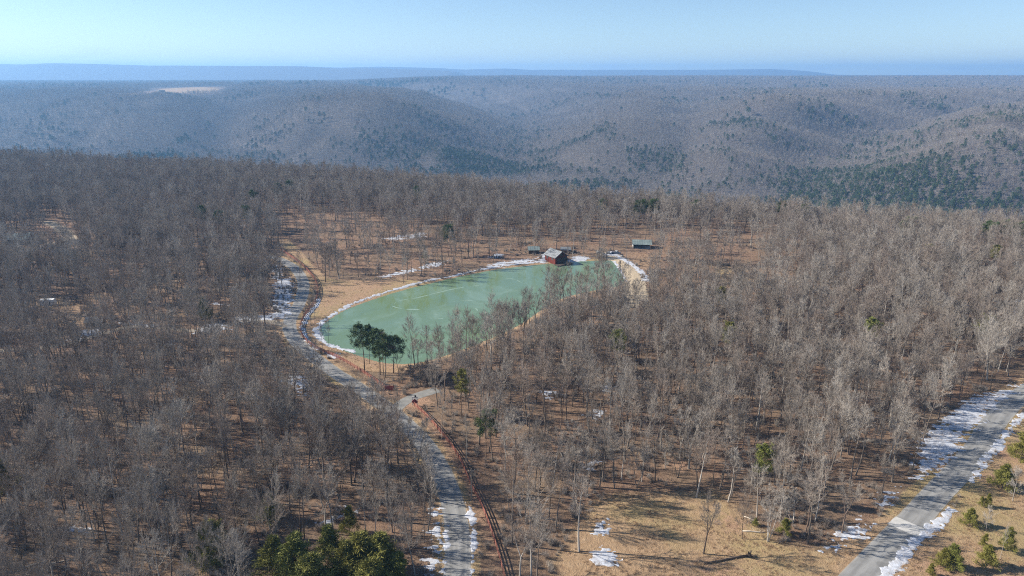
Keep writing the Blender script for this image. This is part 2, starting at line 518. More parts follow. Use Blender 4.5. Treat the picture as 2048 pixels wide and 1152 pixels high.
def mat_ice():
    t = NT('pond_ice')
    p = t.pos()
    big = t.noise(0.022, 3, p, 0.5, 0.6)
    mid = t.noise(0.07, 5, t.pos((1, 0.6, 1)), 0.6, 1.2)
    c = t.mix(t.rng(big, 0.35, 0.65), (0.138, 0.205, 0.092), (0.138, 0.215, 0.135))
    c = t.mix(t.rng(mid, 0.50, 0.72, 0, 0.6), c, (0.23, 0.325, 0.245))
    c = t.mix(t.rng(mid, 0.42, 0.25, 0, 0.35), c, (0.085, 0.145, 0.080))
    fine = t.noise(0.5, 6, t.pos((1, 0.35, 1)), 0.7, 2.0)
    c = t.mix(t.rng(fine, 0.62, 0.74, 0, 0.22), c, (0.5, 0.6, 0.54))
    t.bsdf.inputs['Specular IOR Level'].default_value = 0.5
    t.bsdf.inputs['IOR'].default_value = 1.32
    t.bump(t.noise(0.8, 3, p), 0.08, 0.05)
    return t.out(c, t.rng(mid, 0.3, 0.75, 0.02, 0.16))

def mat_wood_tree(name, lo, hi, dark, pale):
    """bark or twigs, a little different on every tree"""
    t = NT(name)
    n = t.noise(1.3, 3, t.objco((1, 1, 0.25)))
    c = t.mix(t.rng(n, 0.3, 0.7), lo, hi)
    r = t.rand()
    c = t.mix(t.rng(r, 0.0, 0.55, 0.7, 0.0), c, dark)
    r2 = t.math('FRACT', t.math('MULTIPLY', r, 7.31))
    c = t.mix(t.rng(r2, 0.72, 0.95, 0.0, pale), c, (0.46, 0.43, 0.385))
    c = t.mix(t.rng(r2, 0.35, 0.0, 0.0, 0.4), c, (0.20, 0.12, 0.085))
    oi = t.new('ShaderNodeObjectInfo')              # a few trees carry a bark colour of their own
    c = t.mix(t.math('SUBTRACT', 1.0, oi.outputs['Alpha']), c, oi.outputs['Color'])
    return t.out(c, 0.9)

def mat_needles(name, a, b, c3):
    t = NT(name)
    n = t.noise(0.7, 3, t.objco())
    c = t.mix(t.rng(n, 0.35, 0.65), a, b)
    c = t.mix(t.rng(t.rand(), 0.3, 1.0, 0, 0.75), c, c3)
    return t.out(c, 0.7)

M = {}
M['ground'] = mat_ground()
M['asphalt'] = mat_asphalt('asphalt', (0.215, 0.212, 0.205), (0.32, 0.314, 0.30))
M['gravel'] = mat_simple('gravel', (0.20, 0.165, 0.125), (0.31, 0.265, 0.21), 0.6, 0.95)
M['drive'] = mat_simple('drive_surface', (0.18, 0.18, 0.17), (0.28, 0.27, 0.25), 0.5, 0.9)
M['concrete'] = mat_simple('concrete', (0.42, 0.41, 0.38), (0.55, 0.53, 0.50), 0.8, 0.9)
M['snow'] = mat_snow()
M['ice'] = mat_ice()
M['frost'] = mat_simple('frost', (0.18, 0.27, 0.20), (0.29, 0.39, 0.32), 0.6, 0.5)
M['bark'] = mat_wood_tree('bark', (0.12, 0.098, 0.082), (0.23, 0.195, 0.165), (0.06, 0.048, 0.04), 0.75)
M['twig'] = mat_wood_tree('twigs', (0.275, 0.238, 0.203), (0.385, 0.338, 0.290), (0.17, 0.145, 0.124), 0.4)
M['pine_bark'] = mat_simple('pine_bark', (0.12, 0.085, 0.065), (0.21, 0.15, 0.11), 1.5, 0.9)
M['needles'] = mat_needles('pine_needles', (0.048, 0.076, 0.025), (0.10, 0.14, 0.045), (0.075, 0.10, 0.035))
M['young'] = mat_needles('young_needles', (0.145, 0.138, 0.030), (0.255, 0.232, 0.058), (0.15, 0.17, 0.042))
M['straw'] = mat_wood_tree('straw', (0.38, 0.255, 0.155), (0.49, 0.35, 0.225), (0.26, 0.17, 0.10), 0.2)
M['fence'] = mat_simple('fence_wood', (0.24, 0.085, 0.062), (0.38, 0.17, 0.125), 0.7, 0.8, rand=0.35)
M['red_wall'] = mat_simple('red_boards', (0.085, 0.017, 0.013), (0.15, 0.032, 0.023), 1.2, 0.8, (1, 1, 0.2))
M['dark_wood'] = mat_simple('dark_wood', (0.06, 0.045, 0.035), (0.11, 0.085, 0.065), 1.2, 0.85)
M['log_wall'] = mat_simple('brown_boards', (0.13, 0.085, 0.055), (0.22, 0.15, 0.10), 1.2, 0.85, (0.2, 0.2, 2))
M['grey_roof'] = mat_simple('grey_roof', (0.09, 0.10, 0.105), (0.29, 0.30, 0.31), 0.9, 0.55, (0.25, 2.2, 2.2), 0.4)
M['green_roof'] = mat_simple('green_roof', (0.15, 0.19, 0.18), (0.26, 0.31, 0.295), 0.3, 0.5, (1, 1, 1), 0.4)
M['white_paint'] = mat_simple('white_paint', (0.66, 0.66, 0.64), (0.80, 0.80, 0.78), 0.8, 0.6)
M['glass'] = mat_simple('window_glass', (0.03, 0.04, 0.05), (0.05, 0.06, 0.07), 1, 0.1, spec=0.5)
M['pole'] = mat_simple('pole_wood', (0.24, 0.20, 0.16), (0.34, 0.29, 0.24), 1.0, 0.9, (1, 1, 0.1))
M['metal'] = mat_simple('dull_metal', (0.35, 0.36, 0.37), (0.45, 0.46, 0.47), 1.0, 0.45, metal=0.6)
M['black'] = mat_simple('dark_paint', (0.025, 0.025, 0.03), (0.05, 0.05, 0.055), 1.0, 0.5)
M['rock'] = mat_simple('rock', (0.22, 0.21, 0.20), (0.38, 0.36, 0.34), 0.9, 0.9, rand=0.3)
M['pale_log'] = mat_simple('bleached_log', (0.42, 0.35, 0.27), (0.56, 0.49, 0.40), 1.0, 0.9)
M['blue_car'] = mat_simple('blue_grey_paint', (0.05, 0.06, 0.085), (0.06, 0.07, 0.1), 0.5, 0.3, spec=0.5)
M['tyre'] = mat_simple('tyre', (0.02, 0.02, 0.02), (0.03, 0.03, 0.03), 1, 0.8)
M['sign_red'] = mat_simple('sign_red', (0.20, 0.045, 0.045), (0.28, 0.07, 0.065), 1, 0.7)

# ------------------------------------------------------------------ ground sheet
def axis(dense_lo, dense_hi, step, lo, hi, grow):
    a = list(np.arange(dense_lo, dense_hi + 1e-6, step))
    s = step
    while a[-1] < hi:
        s = min(s * grow, 140.0); a.append(a[-1] + s)
    s = step
    b = [dense_lo]
    while b[-1] > lo:
        s = min(s * grow, 140.0); b.append(b[-1] - s)
    return np.array(b[:0:-1] + a)

gx = axis(-240, 250, 1.25, -13500, 13500, 1.045)
gy = axis(95, 470, 1.25, -400, 16500, 1.03)
GX, GY = np.meshgrid(gx, gy)
fx, fy = GX.ravel(), GY.ravel()
fz = terrain(fx, fy)
nx, ny = len(gx), len(gy)
ii = (np.arange(ny - 1)[:, None] * nx + np.arange(nx - 1)[None, :]).ravel()
quads = np.stack([ii, ii + 1, ii + nx + 1, ii + nx], 1)
g_me = mesh_np('ground', np.stack([fx, fy, fz], 1), quads, [M['ground']], smooth_shade=True)
cover = np.zeros((len(fx), 4), np.float32)
nr = (fx > -500) & (fx < 500) & (fy > 60) & (fy < 800)
qx, qy = fx[nr], fy[nr]
grass = np.zeros(len(qx)); soil = np.zeros(len(qx)); grav = np.zeros(len(qx))
for poly, soft, amt in ((FIELD, 5, 1), (CLEARING, 9, 1), (EAST, 6, 0.9), (GLADE, 8, 1), (VERGE, 4, 0.65), (DAMSIDE, 6, 0.45), (WESTYARD, 10, 0.5)):
    grass = np.maximum(grass, amt * smooth(0.5 - poly_sd(qx, qy, poly) / (2 * soft)))
dr, _ = line_dist(qx, qy, ROAD); dr2, _ = line_dist(qx, qy, ROAD2); dl, _ = line_dist(qx, qy, LANE)
grass = np.maximum(grass, 0.75 * (1 - smooth((dr - 3.0) / 4.5)))
grass = np.maximum(grass, 0.9 * (1 - smooth((dr2 - 4.0) / 4)))
dp = poly_sd(qx, qy, POND)
grass = np.maximum(grass, 0.75 * (1 - smooth((dp - 1) / 5)))
soil = np.maximum(soil, 0.40 * smooth(0.5 - poly_sd(qx, qy, PARK) / 20))
soil = np.maximum(soil, 0.46 * smooth(0.5 - poly_sd(qx, qy, FIELD) / 10))
soil = np.maximum(soil, 0.44 * smooth(0.5 - poly_sd(qx, qy, DAMSIDE) / 14))
d, _ = line_dist(qx, qy, FENCE_B); soil = np.maximum(soil, 0.50 * (1 - smooth(d / 8)))
d, _ = line_dist(qx, qy, FENCE_A); soil = np.maximum(soil, 0.42 * (1 - smooth(d / 5)))
for (px, py, r, a) in ((1465, 1050, 8, 0.55), (1440, 1158, 12, 0.55), (2010, 905, 7, 0.7), (1990, 960, 8, 0.6), (1880, 1140, 9, 0.55), (1330, 512, 14, 0.45), (835, 806, 6, 0.8),
                       (780, 782, 7, 0.7), (1500, 545, 14, 0.6), (1355, 930, 6, 0.6), (110, 452, 14, 1.0)):
    cx, cyy = at(px, py)
    soil = np.maximum(soil, a * np.exp(-((qx - cx) ** 2 + (qy - cyy) ** 2) / r ** 2))
d, _ = line_dist(qx, qy, DAMROAD); grav = np.maximum(grav, 1 - smooth((d - 3.5) / 4))
d, _ = line_dist(qx, qy, FARLANE); grav = np.maximum(grav, 0.9 * (1 - smooth((d - 2) / 4)))
grav = np.maximum(grav, 0.62 * (1 - smooth((dr - 2.7) / 1.6)))
cover[nr, 0] = grass; cover[nr, 1] = soil; cover[nr, 2] = grav
FARFIELD = np.array([cast(px, py) for px, py in ((236, 191), (300, 184), (345, 176), (405, 174), (438, 178), (420, 187), (360, 191), (300, 196))])
sdf = poly_sd(fx, fy, FARFIELD)
cover[:, 0] = np.maximum(cover[:, 0], smooth(0.5 - sdf / 60))
cover[:, 3] = np.where(sdf < 60, 1.0, 1 - smooth((np.hypot(fx, fy) - 750) / 700))
at_c = g_me.attributes.new('cover', 'FLOAT_COLOR', 'POINT')
at_c.data.foreach_set('color', cover.ravel())
set_props(link('ground', g_me), 'leaf covered wooded upland with valleys and ridges reaching to the horizon', kind='structure')

# ------------------------------------------------------------------ roads, pond
def ribbon(name, line, width, mat, label, lift=0.06, ragged=0.12, kind='structure', parent=None, cross=5):
    line = np.asarray(line)
    tg = np.gradient(line, axis=0); tg /= np.hypot(tg[:, 0], tg[:, 1])[:, None] + 1e-9
    nrm = np.stack([-tg[:, 1], tg[:, 0]], 1)
    n = len(line)
    s = np.arange(n) * 1.0
    w = width if np.ndim(width) else np.full(n, width)
    V = []; UV = []
    for k in range(cross):
        f = k / (cross - 1) * 2 - 1
        off = f * w / 2
        if abs(f) == 1: off = off + f * ragged * (fbm(s * 0.8, s * 0 + 5 * f, 91, 3) - 0.5) * 2
        p = line + nrm * off[:, None]
        z = terrain(p[:, 0], p[:, 1]) + lift * (1 if abs(f) < 1 else 0.55)
        V.append(np.column_stack([p, z])); UV.append(np.column_stack([np.full(n, (f + 1) / 2), s]))
    V = np.stack(V, 1).reshape(-1, 3); UV = np.stack(UV, 1).reshape(-1, 2)
    a = (np.arange(n - 1)[:, None] * cross + np.arange(cross - 1)[None, :]).ravel()
    F = np.stack([a, a + cross, a + cross + 1, a + 1], 1)[:, ::-1]
    me = mesh_np(name, V, F, [mat], smooth_shade=True)
    uvl = me.uv_layers.new(name='UVMap')
    uvl.data.foreach_set('uv', UV[F.ravel()].astype(np.float32).ravel())
    o = link(name, me, parent)
    if parent is None: set_props(o, label, kind=kind)
    return o

ribbon('road', ROAD, 5.6, M['asphalt'], 'grey paved road curving through the bare woods beside the pond')
road2 = ribbon('road', ROAD2, 6.4, M['asphalt'], 'straight grey paved road crossing the lower right corner')
ribbon('gravel_lane', LANE, 3.6, M['gravel'], 'narrow snowy gravel lane leading off into the woods', ragged=0.5)
ribbon('driveway', DRIVE, 4.4, M['drive'], 'short paved entrance drive between the two red rail fences', lift=0.045)
ribbon('gravel_lane', FARLANE, 4.2, M['gravel'], 'pale lane bending past the far green roofed house', ragged=0.5)
i0 = int(np.argmin(np.hypot(*(ROAD2 - np.array(at(1808, 1057))).T)))
ribbon('road_patch', ROAD2[i0 - 1:i0 + 3], 6.9, M['concrete'], 'pale concrete strip laid across the road', lift=0.075, ragged=0.5)

# ice sheet of the pond, one closed surface slightly larger than the basin's waterline
cen = POND.mean(axis=0)
px0, px1, py0, py1 = POND[:, 0].min() - 2, POND[:, 0].max() + 2, POND[:, 1].min() - 2, POND[:, 1].max() + 2
ix = np.arange(px0, px1, 2.0); iy = np.arange(py0, py1, 2.0)
IX, IY = np.meshgrid(ix, iy); ixf, iyf = IX.ravel(), IY.ravel()
inside = poly_sd(ixf, iyf, POND) < 3.5
idx = (np.arange(len(iy) - 1)[:, None] * len(ix) + np.arange(len(ix) - 1)[None, :]).ravel()
Q = np.stack([idx, idx + 1, idx + len(ix) + 1, idx + len(ix)], 1)
Q = Q[inside[Q].all(axis=1)]
ice = link('pond', mesh_np('pond', np.stack([ixf, iyf, np.full(len(ixf), WATER_Z)], 1), Q, [M['ice']]))
set_props(ice, 'green half frozen pond with pale frost streaks', kind='structure')

def flat_ribbon(name, pts, wmax, mat, z, parent, seed):
    line = spline(ats(pts, z), 0.8)
    n = len(line)
    tg = np.gradient(line, axis=0); tg /= np.hypot(tg[:, 0], tg[:, 1])[:, None] + 1e-9
    nrm = np.stack([-tg[:, 1], tg[:, 0]], 1)
    s = np.arange(n)
    line = line + nrm * (1.6 * (fbm(s / 9.0, s * 0, seed, 3) - 0.5))[:, None]
    w = wmax * np.clip(fbm(s / 4.0, s * 0 + 3, seed + 5, 4) * 3.2 - 1.15, 0.03, 1) * np.sin(np.linspace(0.15, math.pi - 0.05, n)) ** 0.5
    a = line + nrm * w[:, None]; b = line - nrm * w[:, None]
    V = np.concatenate([np.column_stack([a, np.full(n, z)]), np.column_stack([b, np.full(n, z)])])
    k = np.arange(n - 1)
    F = np.stack([k, n + k, n + k + 1, k + 1], 1)
    return link(name, mesh_np(name, V, F, [mat]), parent)

for i, (pts, w) in enumerate([
        ([(786, 611), (797, 602), (830, 597), (862, 589), (905, 579), (945, 572), (985, 566)], 0.55),
        ([(784, 612), (805, 618), (840, 620), (860, 625), (884, 631)], 0.6),
        ([(918, 629), (940, 619), (951, 617), (960, 624), (975, 623), (992, 619)], 0.4),
        ([(870, 640), (880, 637), (890, 639)], 0.5),
        ([(1010, 556), (1030, 559), (1046, 566), (1056, 569)], 0.5),
        ([(906, 604), (930, 600), (955, 603)], 0.3)]):
    flat_ribbon('frost_streak', pts, w, M['frost'], WATER_Z + 0.006 + 0.002 * i, ice, 300 + i * 7)

# ------------------------------------------------------------------ snow left lying in the shade: one uneven sheet that rises out of the ground
sn_v, sn_f = [], []
sn_base = 0
def snow_cells(sdf, x0, x1, y0, y1, step, seed, thick=0.10, soft=3.0, thr=0.5, stretch=(0.16, 0.9), zbase=None):
    global sn_base
    xs = np.arange(x0, x1, step); ys = np.arange(y0, y1, step)
    X, Y = np.meshgrid(xs, ys); X, Y = X.ravel(), Y.ravel()
    d = sdf(X, Y)
    near = d < soft
    if not near.any(): return
    nz = 0.48 * fbm(X * stretch[0], (Y + 0.15 * X) * stretch[1], seed, 4) + 0.26 * fbm(X * 0.7, Y * 0.7, seed + 9, 3) + 0.26 * vnoise(X * 1.5, Y * 1.5, seed + 19)
    m = smooth(0.5 - d / (2 * soft)) * 0.75 + (nz - 0.5) * 2.6
    z = np.minimum((m - thr) * 0.55, thick)
    G = terrain(X, Y)
    if zbase is not None: G = np.maximum(G, zbase)
    Z = G + z
    keep = (z > -0.10) & near
    i_ = (np.arange(len(ys) - 1)[:, None] * len(xs) + np.arange(len(xs) - 1)[None, :]).ravel()
    Qd = np.stack([i_, i_ + 1, i_ + len(xs) + 1, i_ + len(xs)], 1)
    Qd = Qd[keep[Qd].all(axis=1)]
    if not len(Qd): return
    used, inv = np.unique(Qd, return_inverse=True)
    sn_v.append(np.stack([X, Y, Z], 1)[used]); sn_f.append(inv.reshape(-1, 4) + sn_base)
    sn_base += len(used)

def snow_poly(px_pts, seed, step=0.35, thr=0.42, soft=2.5, stretch=(0.16, 0.9), thick=0.10):
    P = ats(px_pts)
    snow_cells(lambda X, Y: poly_sd(X, Y, P), P[:, 0].min() - 3, P[:, 0].max() + 3, P[:, 1].min() - 3, P[:, 1].max() + 3, step, seed, thick, soft, thr, stretch)

def snow_line(px_pts, width, seed, step=0.35, thr=0.36, z=0.0, zbase=None, stretch=(0.5, 0.5), thick=0.12):
    L = spline(ats(px_pts, z), 2.0)
    snow_cells(lambda X, Y: line_dist(X, Y, L)[0] - width, L[:, 0].min() - 6, L[:, 0].max() + 6, L[:, 1].min() - 6, L[:, 1].max() + 6, step, seed, thick, max(1.0, width), thr, stretch, zbase)

snow_poly([(1832, 956), (1842, 900), (1856, 872), (1884, 838), (1930, 808), (1975, 788), (2040, 772), (2020, 790), (1985, 818), (1950, 848), (1918, 892), (1888, 926), (1858, 950)], 11, thr=0.30, step=0.4)
snow_poly([(2030, 600), (2060, 598), (2060, 632), (2030, 626)], 12, 0.6, 0.2)
snow_line([(1942, 962), (1960, 938), (1985, 905), (2012, 868), (2040, 836), (2070, 812)], 0.9, 13, 0.3, 0.34)
snow_line([(1768, 1160), (1800, 1120), (1835, 1083), (1862, 1058), (1880, 1043), (1903, 1022)], 1.1, 14, 0.3, 0.30)
snow_poly([(1665, 1085), (1690, 1045), (1720, 1040), (1746, 1058), (1735, 1076), (1690, 1090)], 15, 0.3, 0.5)
snow_poly([(1645, 1098), (1670, 1085), (1695, 1092), (1675, 1104)], 16, 0.3, 0.52)
snow_poly([(1752, 1008), (1770, 985), (1790, 978), (1788, 992), (1772, 1015)], 17, 0.3, 0.48)
snow_poly([(1182, 1132), (1186, 1110), (1205, 1098), (1228, 1106), (1234, 1124), (1216, 1138)], 18, 0.28, 0.42, 1.5)
snow_poly([(1190, 1068), (1196, 1048), (1212, 1044), (1216, 1058), (1204, 1072)], 19, 0.28, 0.4, 1.5)
snow_poly([(1172, 938), (1180, 922), (1196, 918), (1192, 934), (1180, 944)], 20, 0.3, 0.44, 1.5)
snow_poly([(1168, 832), (1192, 820), (1214, 822), (1196, 842)], 21, 0.35, 0.5, 2)
snow_poly([(1075, 785), (1110, 776), (1130, 790), (1100, 802)], 22, 0.35, 0.54, 2)
snow_poly([(1186, 775), (1215, 768), (1244, 776), (1210, 786)], 23, 0.35, 0.52, 2)
snow_line([(938, 1010), (942, 1035), (946, 1060), (946, 1100), (944, 1150)], 0.55, 24, 0.25, 0.30)
snow_line([(892, 1055), (891, 1090), (889, 1150)], 0.35, 25, 0.25, 0.34)
snow_poly([(848, 1118), (852, 1080), (866, 1050), (884, 1050), (886, 1090), (880, 1130), (860, 1160), (846, 1150)], 26, 0.3, 0.52, 2)
snow_poly([(860, 1030), (868, 1015), (880, 1018), (878, 1034)], 27, 0.3, 0.44, 1.5)
snow_poly([(550, 632), (551, 600), (552, 575), (560, 560), (577, 558), (586, 572), (580, 600), (578, 626), (566, 634)], 28, 0.4, 0.20, 3)
snow_poly([(546, 556), (552, 530), (562, 530), (566, 548), (556, 560)], 29, 0.4, 0.34, 2)
snow_line([(637, 598), (633, 610), (622, 622), (610, 640), (606, 655), (612, 674)], 0.9, 30, 0.35, 0.32)
snow_line([(612, 678), (630, 694), (646, 703), (668, 712)], 0.6, 31, 0.3, 0.36)
snow_poly([(660, 712), (672, 706), (678, 712), (668, 718)], 32, 0.3, 0.34, 1.5)
snow_line([(632, 660), (640, 650), (655, 637), (700, 611), (740, 596), (780, 583), (850, 564), (900, 554), (960, 541), (1000, 534), (1060, 527), (1090, 524)], 0.8, 33, 0.4, 0.26, WATER_Z, WATER_Z)
snow_line([(632, 662), (640, 676), (660, 690), (690, 699), (704, 703)], 1.1, 34, 0.4, 0.30, WATER_Z, WATER_Z)
snow_poly([(632, 664), (640, 652), (652, 652), (650, 668), (660, 680), (650, 684), (638, 676)], 35, 0.4, 0.30, 1.6)
snow_poly([(1130, 520), (1160, 512), (1175, 516), (1165, 522), (1140, 525)], 36, 0.45, 0.26, 2.5)
snow_line([(1232, 511), (1248, 519), (1264, 529), (1278, 540), (1288, 552), (1294, 562)], 1.4, 37, 0.5, 0.22)
snow_line([(1228, 521), (1238, 534), (1246, 548), (1252, 560)], 0.8, 38, 0.4, 0.34)
snow_poly([(1205, 510), (1222, 503), (1240, 506), (1232, 513)], 39, 0.45, 0.30, 2)
snow_poly([(756, 553), (790, 543), (830, 536), (850, 528), (890, 522), (884, 532), (850, 538), (800, 549), (770, 555)], 40, 0.5, 0.56, 3)
snow_poly([(940, 543), (1000, 522), (1060, 516), (1085, 518), (1060, 524), (1000, 533)], 41, 0.5, 0.54, 3.5)
snow_poly([(975, 516), (990, 506), (1005, 508), (1000, 516)], 42, 0.5, 0.5, 2)
snow_poly([(1080, 510), (1100, 500), (1096, 522), (1080, 524)], 43, 0.45, 0.40, 2)
snow_poly([(395, 664), (400, 650), (430, 645), (458, 648), (462, 656), (430, 664)], 44, 0.45, 0.42, 3)
snow_poly([(462, 636), (500, 630), (545, 628), (545, 638), (500, 642)], 45, 0.45, 0.36, 2.5)
snow_line([(430, 606), (455, 609), (480, 614)], 0.8, 46, 0.45, 0.30)
snow_poly([(140, 678), (165, 664), (195, 656), (200, 664), (170, 674), (146, 682)], 47, 0.5, 0.28, 3)
snow_line([(240, 645), (280, 649), (320, 652)], 0.8, 48, 0.45, 0.32)
snow_poly([(336, 690), (340, 680), (348, 682), (348, 690)], 49, 0.4, 0.2, 1.5)
snow_poly([(560, 760), (600, 745), (640, 770), (610, 800)], 50, 0.4, 0.58, 4)
snow_poly([(120, 1062), (150, 1045), (200, 1060), (160, 1070)], 51, 0.3, 0.58, 2)
snow_poly([(625, 1046), (660, 1030), (690, 1015), (730, 1018), (700, 1032), (650, 1050)], 52, 0.3, 0.58, 2)
snow_line([(440, 455), (480, 452), (520, 449)], 1.2, 53, 0.7, 0.34)
snow_line([(60, 500), (100, 494), (150, 485), (250, 482), (330, 484)], 1.4, 54, 0.7, 0.40)
snow_poly([(750, 480), (800, 470), (850, 465), (860, 472), (800, 482)], 55, 0.6, 0.58, 4)
sn_me = mesh_np('snow', np.concatenate(sn_v), np.concatenate(sn_f), [M['snow']], smooth_shade=True)
set_props(link('snow', sn_me), 'thin patches of old snow lying in the shade and along the shores', 'snow', kind='stuff')

# ------------------------------------------------------------------ trees: prototypes
def spikes_mesh(tris):
    V = np.asarray(tris, np.float32).reshape(-1, 3)
    F = np.arange(len(V), dtype=np.int32).reshape(-1, 3)
    return V, F

def rot_about(v, axis, ang):
    axis = axis / (np.linalg.norm(axis) + 1e-9)
    return v * math.cos(ang) + np.cross(axis, v) * math.sin(ang) + axis * np.dot(axis, v) * (1 - math.cos(ang))

UP = np.array([0, 0, 1.0])
def bare_tree(seed, H=16.0, W=6.5, base=0.42, form='upright', limbs=17, dens=1.0, wide=1.0):
    """trunk tube and crown of limbs, branches and twigs, as vertex and triangle arrays"""
    r = np.random.default_rng(seed)
    trunk = MB(); wood = MB(); tw = []
    def twig(p, d, L, w):
        side = np.cross(d, r.normal(size=3)); side /= np.linalg.norm(side) + 1e-9
        tip = p + d * L + UP * 0.08 * L
        tw.append((p - side * w, p + side * w, tip))
    def spray(p, d, L, n, w):
        for _ in range(n):
            dd = d + r.normal(size=3) * 0.36 + UP * 0.22; dd /= np.linalg.norm(dd)
            l2 = L * r.uniform(0.7, 1.4)
            twig(p, dd, l2, w)
            for k in range(2):
                d3 = dd + r.normal(size=3) * 0.42; d3 /= np.linalg.norm(d3)
                twig(p + dd * l2 * r.uniform(0.25, 0.7), d3, l2 * r.uniform(0.4, 0.7), w * 0.75)
    def limb(p, d, L, rad, depth):
        pts = [p]; rr = [rad]; cur = d.copy()
        n = 4 if depth == 0 else 3
        for i in range(n):
            cur = cur + r.normal(size=3) * 0.16 + UP * (0.10 if depth == 0 else 0.06); cur /= np.linalg.norm(cur)
            pts.append(pts[-1] + cur * L / n); rr.append(rad * (1 - 0.8 * (i + 1) / n))
        wood.tube(pts, rr, 3, False)
        if depth == 0:
            m = max(3, int(round(7 * dens)))
            for k in range(m):
                t = 0.25 + 0.75 * (k + r.uniform(0, 1)) / m
                q = np.array([np.interp(t * n, range(n + 1), [a[j] for a in pts]) for j in range(3)])
                ax = r.normal(size=3)
                dd = rot_about(cur, ax, r.uniform(0.45, 0.95)); dd += UP * 0.15; dd /= np.linalg.norm(dd)
                limb(q, dd, L * r.uniform(0.36, 0.6), rad * 0.45, 1)
        else:
            m = max(2, int(round(5 * dens)))
            for k in range(m):
                t = (k + 1) / m
                q = np.array([np.interp(t * n, range(n + 1), [a[j] for a in pts]) for j in range(3)])
                spray(q, cur, max(0.6, L * 0.45), 3 if dens > 0.9 else 2, 0.0165 * wide)
    def stem(p, d, L, r0, first, nl, wid):
        n = 9
        pts = [p]; rr = [r0]; cur = d / np.linalg.norm(d)
        for i in range(n):
            cur = cur + r.normal(size=3) * np.array([0.05, 0.05, 0.0]) + UP * 0.05; cur /= np.linalg.norm(cur)
            pts.append(pts[-1] + cur * L / n); rr.append(max(0.012, r0 * (1 - (i + 1) / n) ** 0.85))
        trunk.tube(pts, rr, 6, False)
        az = r.uniform(0, 6.28)
        for k in range(nl):
            t = first + (0.985 - first) * (k + r.uniform(0.1, 0.9)) / nl
            q = np.array([np.interp(t * n, range(n + 1), [a[j] for a in pts]) for j in range(3)])
            az += 2.4 + r.normal() * 0.4
            f = (t - first) / (1 - first)
            el = R(22 + 40 * f + r.normal() * 8)
            prof = (0.55 + 0.45 * math.sin(math.pi * min(1, 0.25 + f * 0.8))) * (1 - 0.55 * f ** 3)
            l_ = wid / 2 / max(0.45, math.cos(el)) * prof * r.uniform(0.75, 1.15)
            rad = max(0.02, 0.42 * np.interp(t * n, range(n + 1), rr))
            limb(q, np.array([math.cos(az) * math.cos(el), math.sin(az) * math.cos(el), math.sin(el)]), l_, min(0.085, rad), 0)
    r0 = 0.0145 * H
    if form == 'forked':
        k = H * r.uniform(0.28, 0.4)
        lean = r.normal(size=2) * 0.04
        top = np.array([lean[0] * k, lean[1] * k, k])
        trunk.tube([np.zeros(3), top * 0.5 + r.normal(size=3) * 0.05, top], [r0 * 1.15, r0, r0 * 0.9], 6, False)
        a = r.uniform(0, 3.14)
        for s in (0, 1):
            d = np.array([math.cos(a + 3.14 * s) * 0.34, math.sin(a + 3.14 * s) * 0.34, 1.0])
            stem(top, d, (H - k) * r.uniform(0.9, 1.04), r0 * 0.72, 0.18, int(limbs * 0.6), W * 0.72)
    elif form == 'multi':
        m = 4
        for s in range(m):
            a = 6.28 * s / m + r.uniform(0, 1)
            d = np.array([math.cos(a) * 0.26, math.sin(a) * 0.26, 1.0])
            stem(np.array([math.cos(a) * 0.18, math.sin(a) * 0.18, 0]), d, H * r.uniform(0.8, 1.0), r0 * 0.55, 0.35, int(limbs * 0.45), W * 0.6)
    else:
        stem(np.zeros(3), np.array([r.normal() * 0.03, r.normal() * 0.03, 1.0]), H, r0, base, limbs, W)
    tf = []
    for f in trunk.f:
        for k in range(1, len(f) - 1): tf.append((f[0], f[k], f[k + 1]))
    TV, TF = np.array(trunk.v, np.float32), np.array(tf, np.int32)
    wf = []
    for f in wood.f:
        for k in range(1, len(f) - 1): wf.append((f[0], f[k], f[k + 1]))
    SV, SF = spikes_mesh(tw)
    CV = np.concatenate([np.array(wood.v, np.float32), SV]); CF = np.concatenate([np.array(wf, np.int32), SF + len(wood.v)])
    return TV, TF, CV, CF

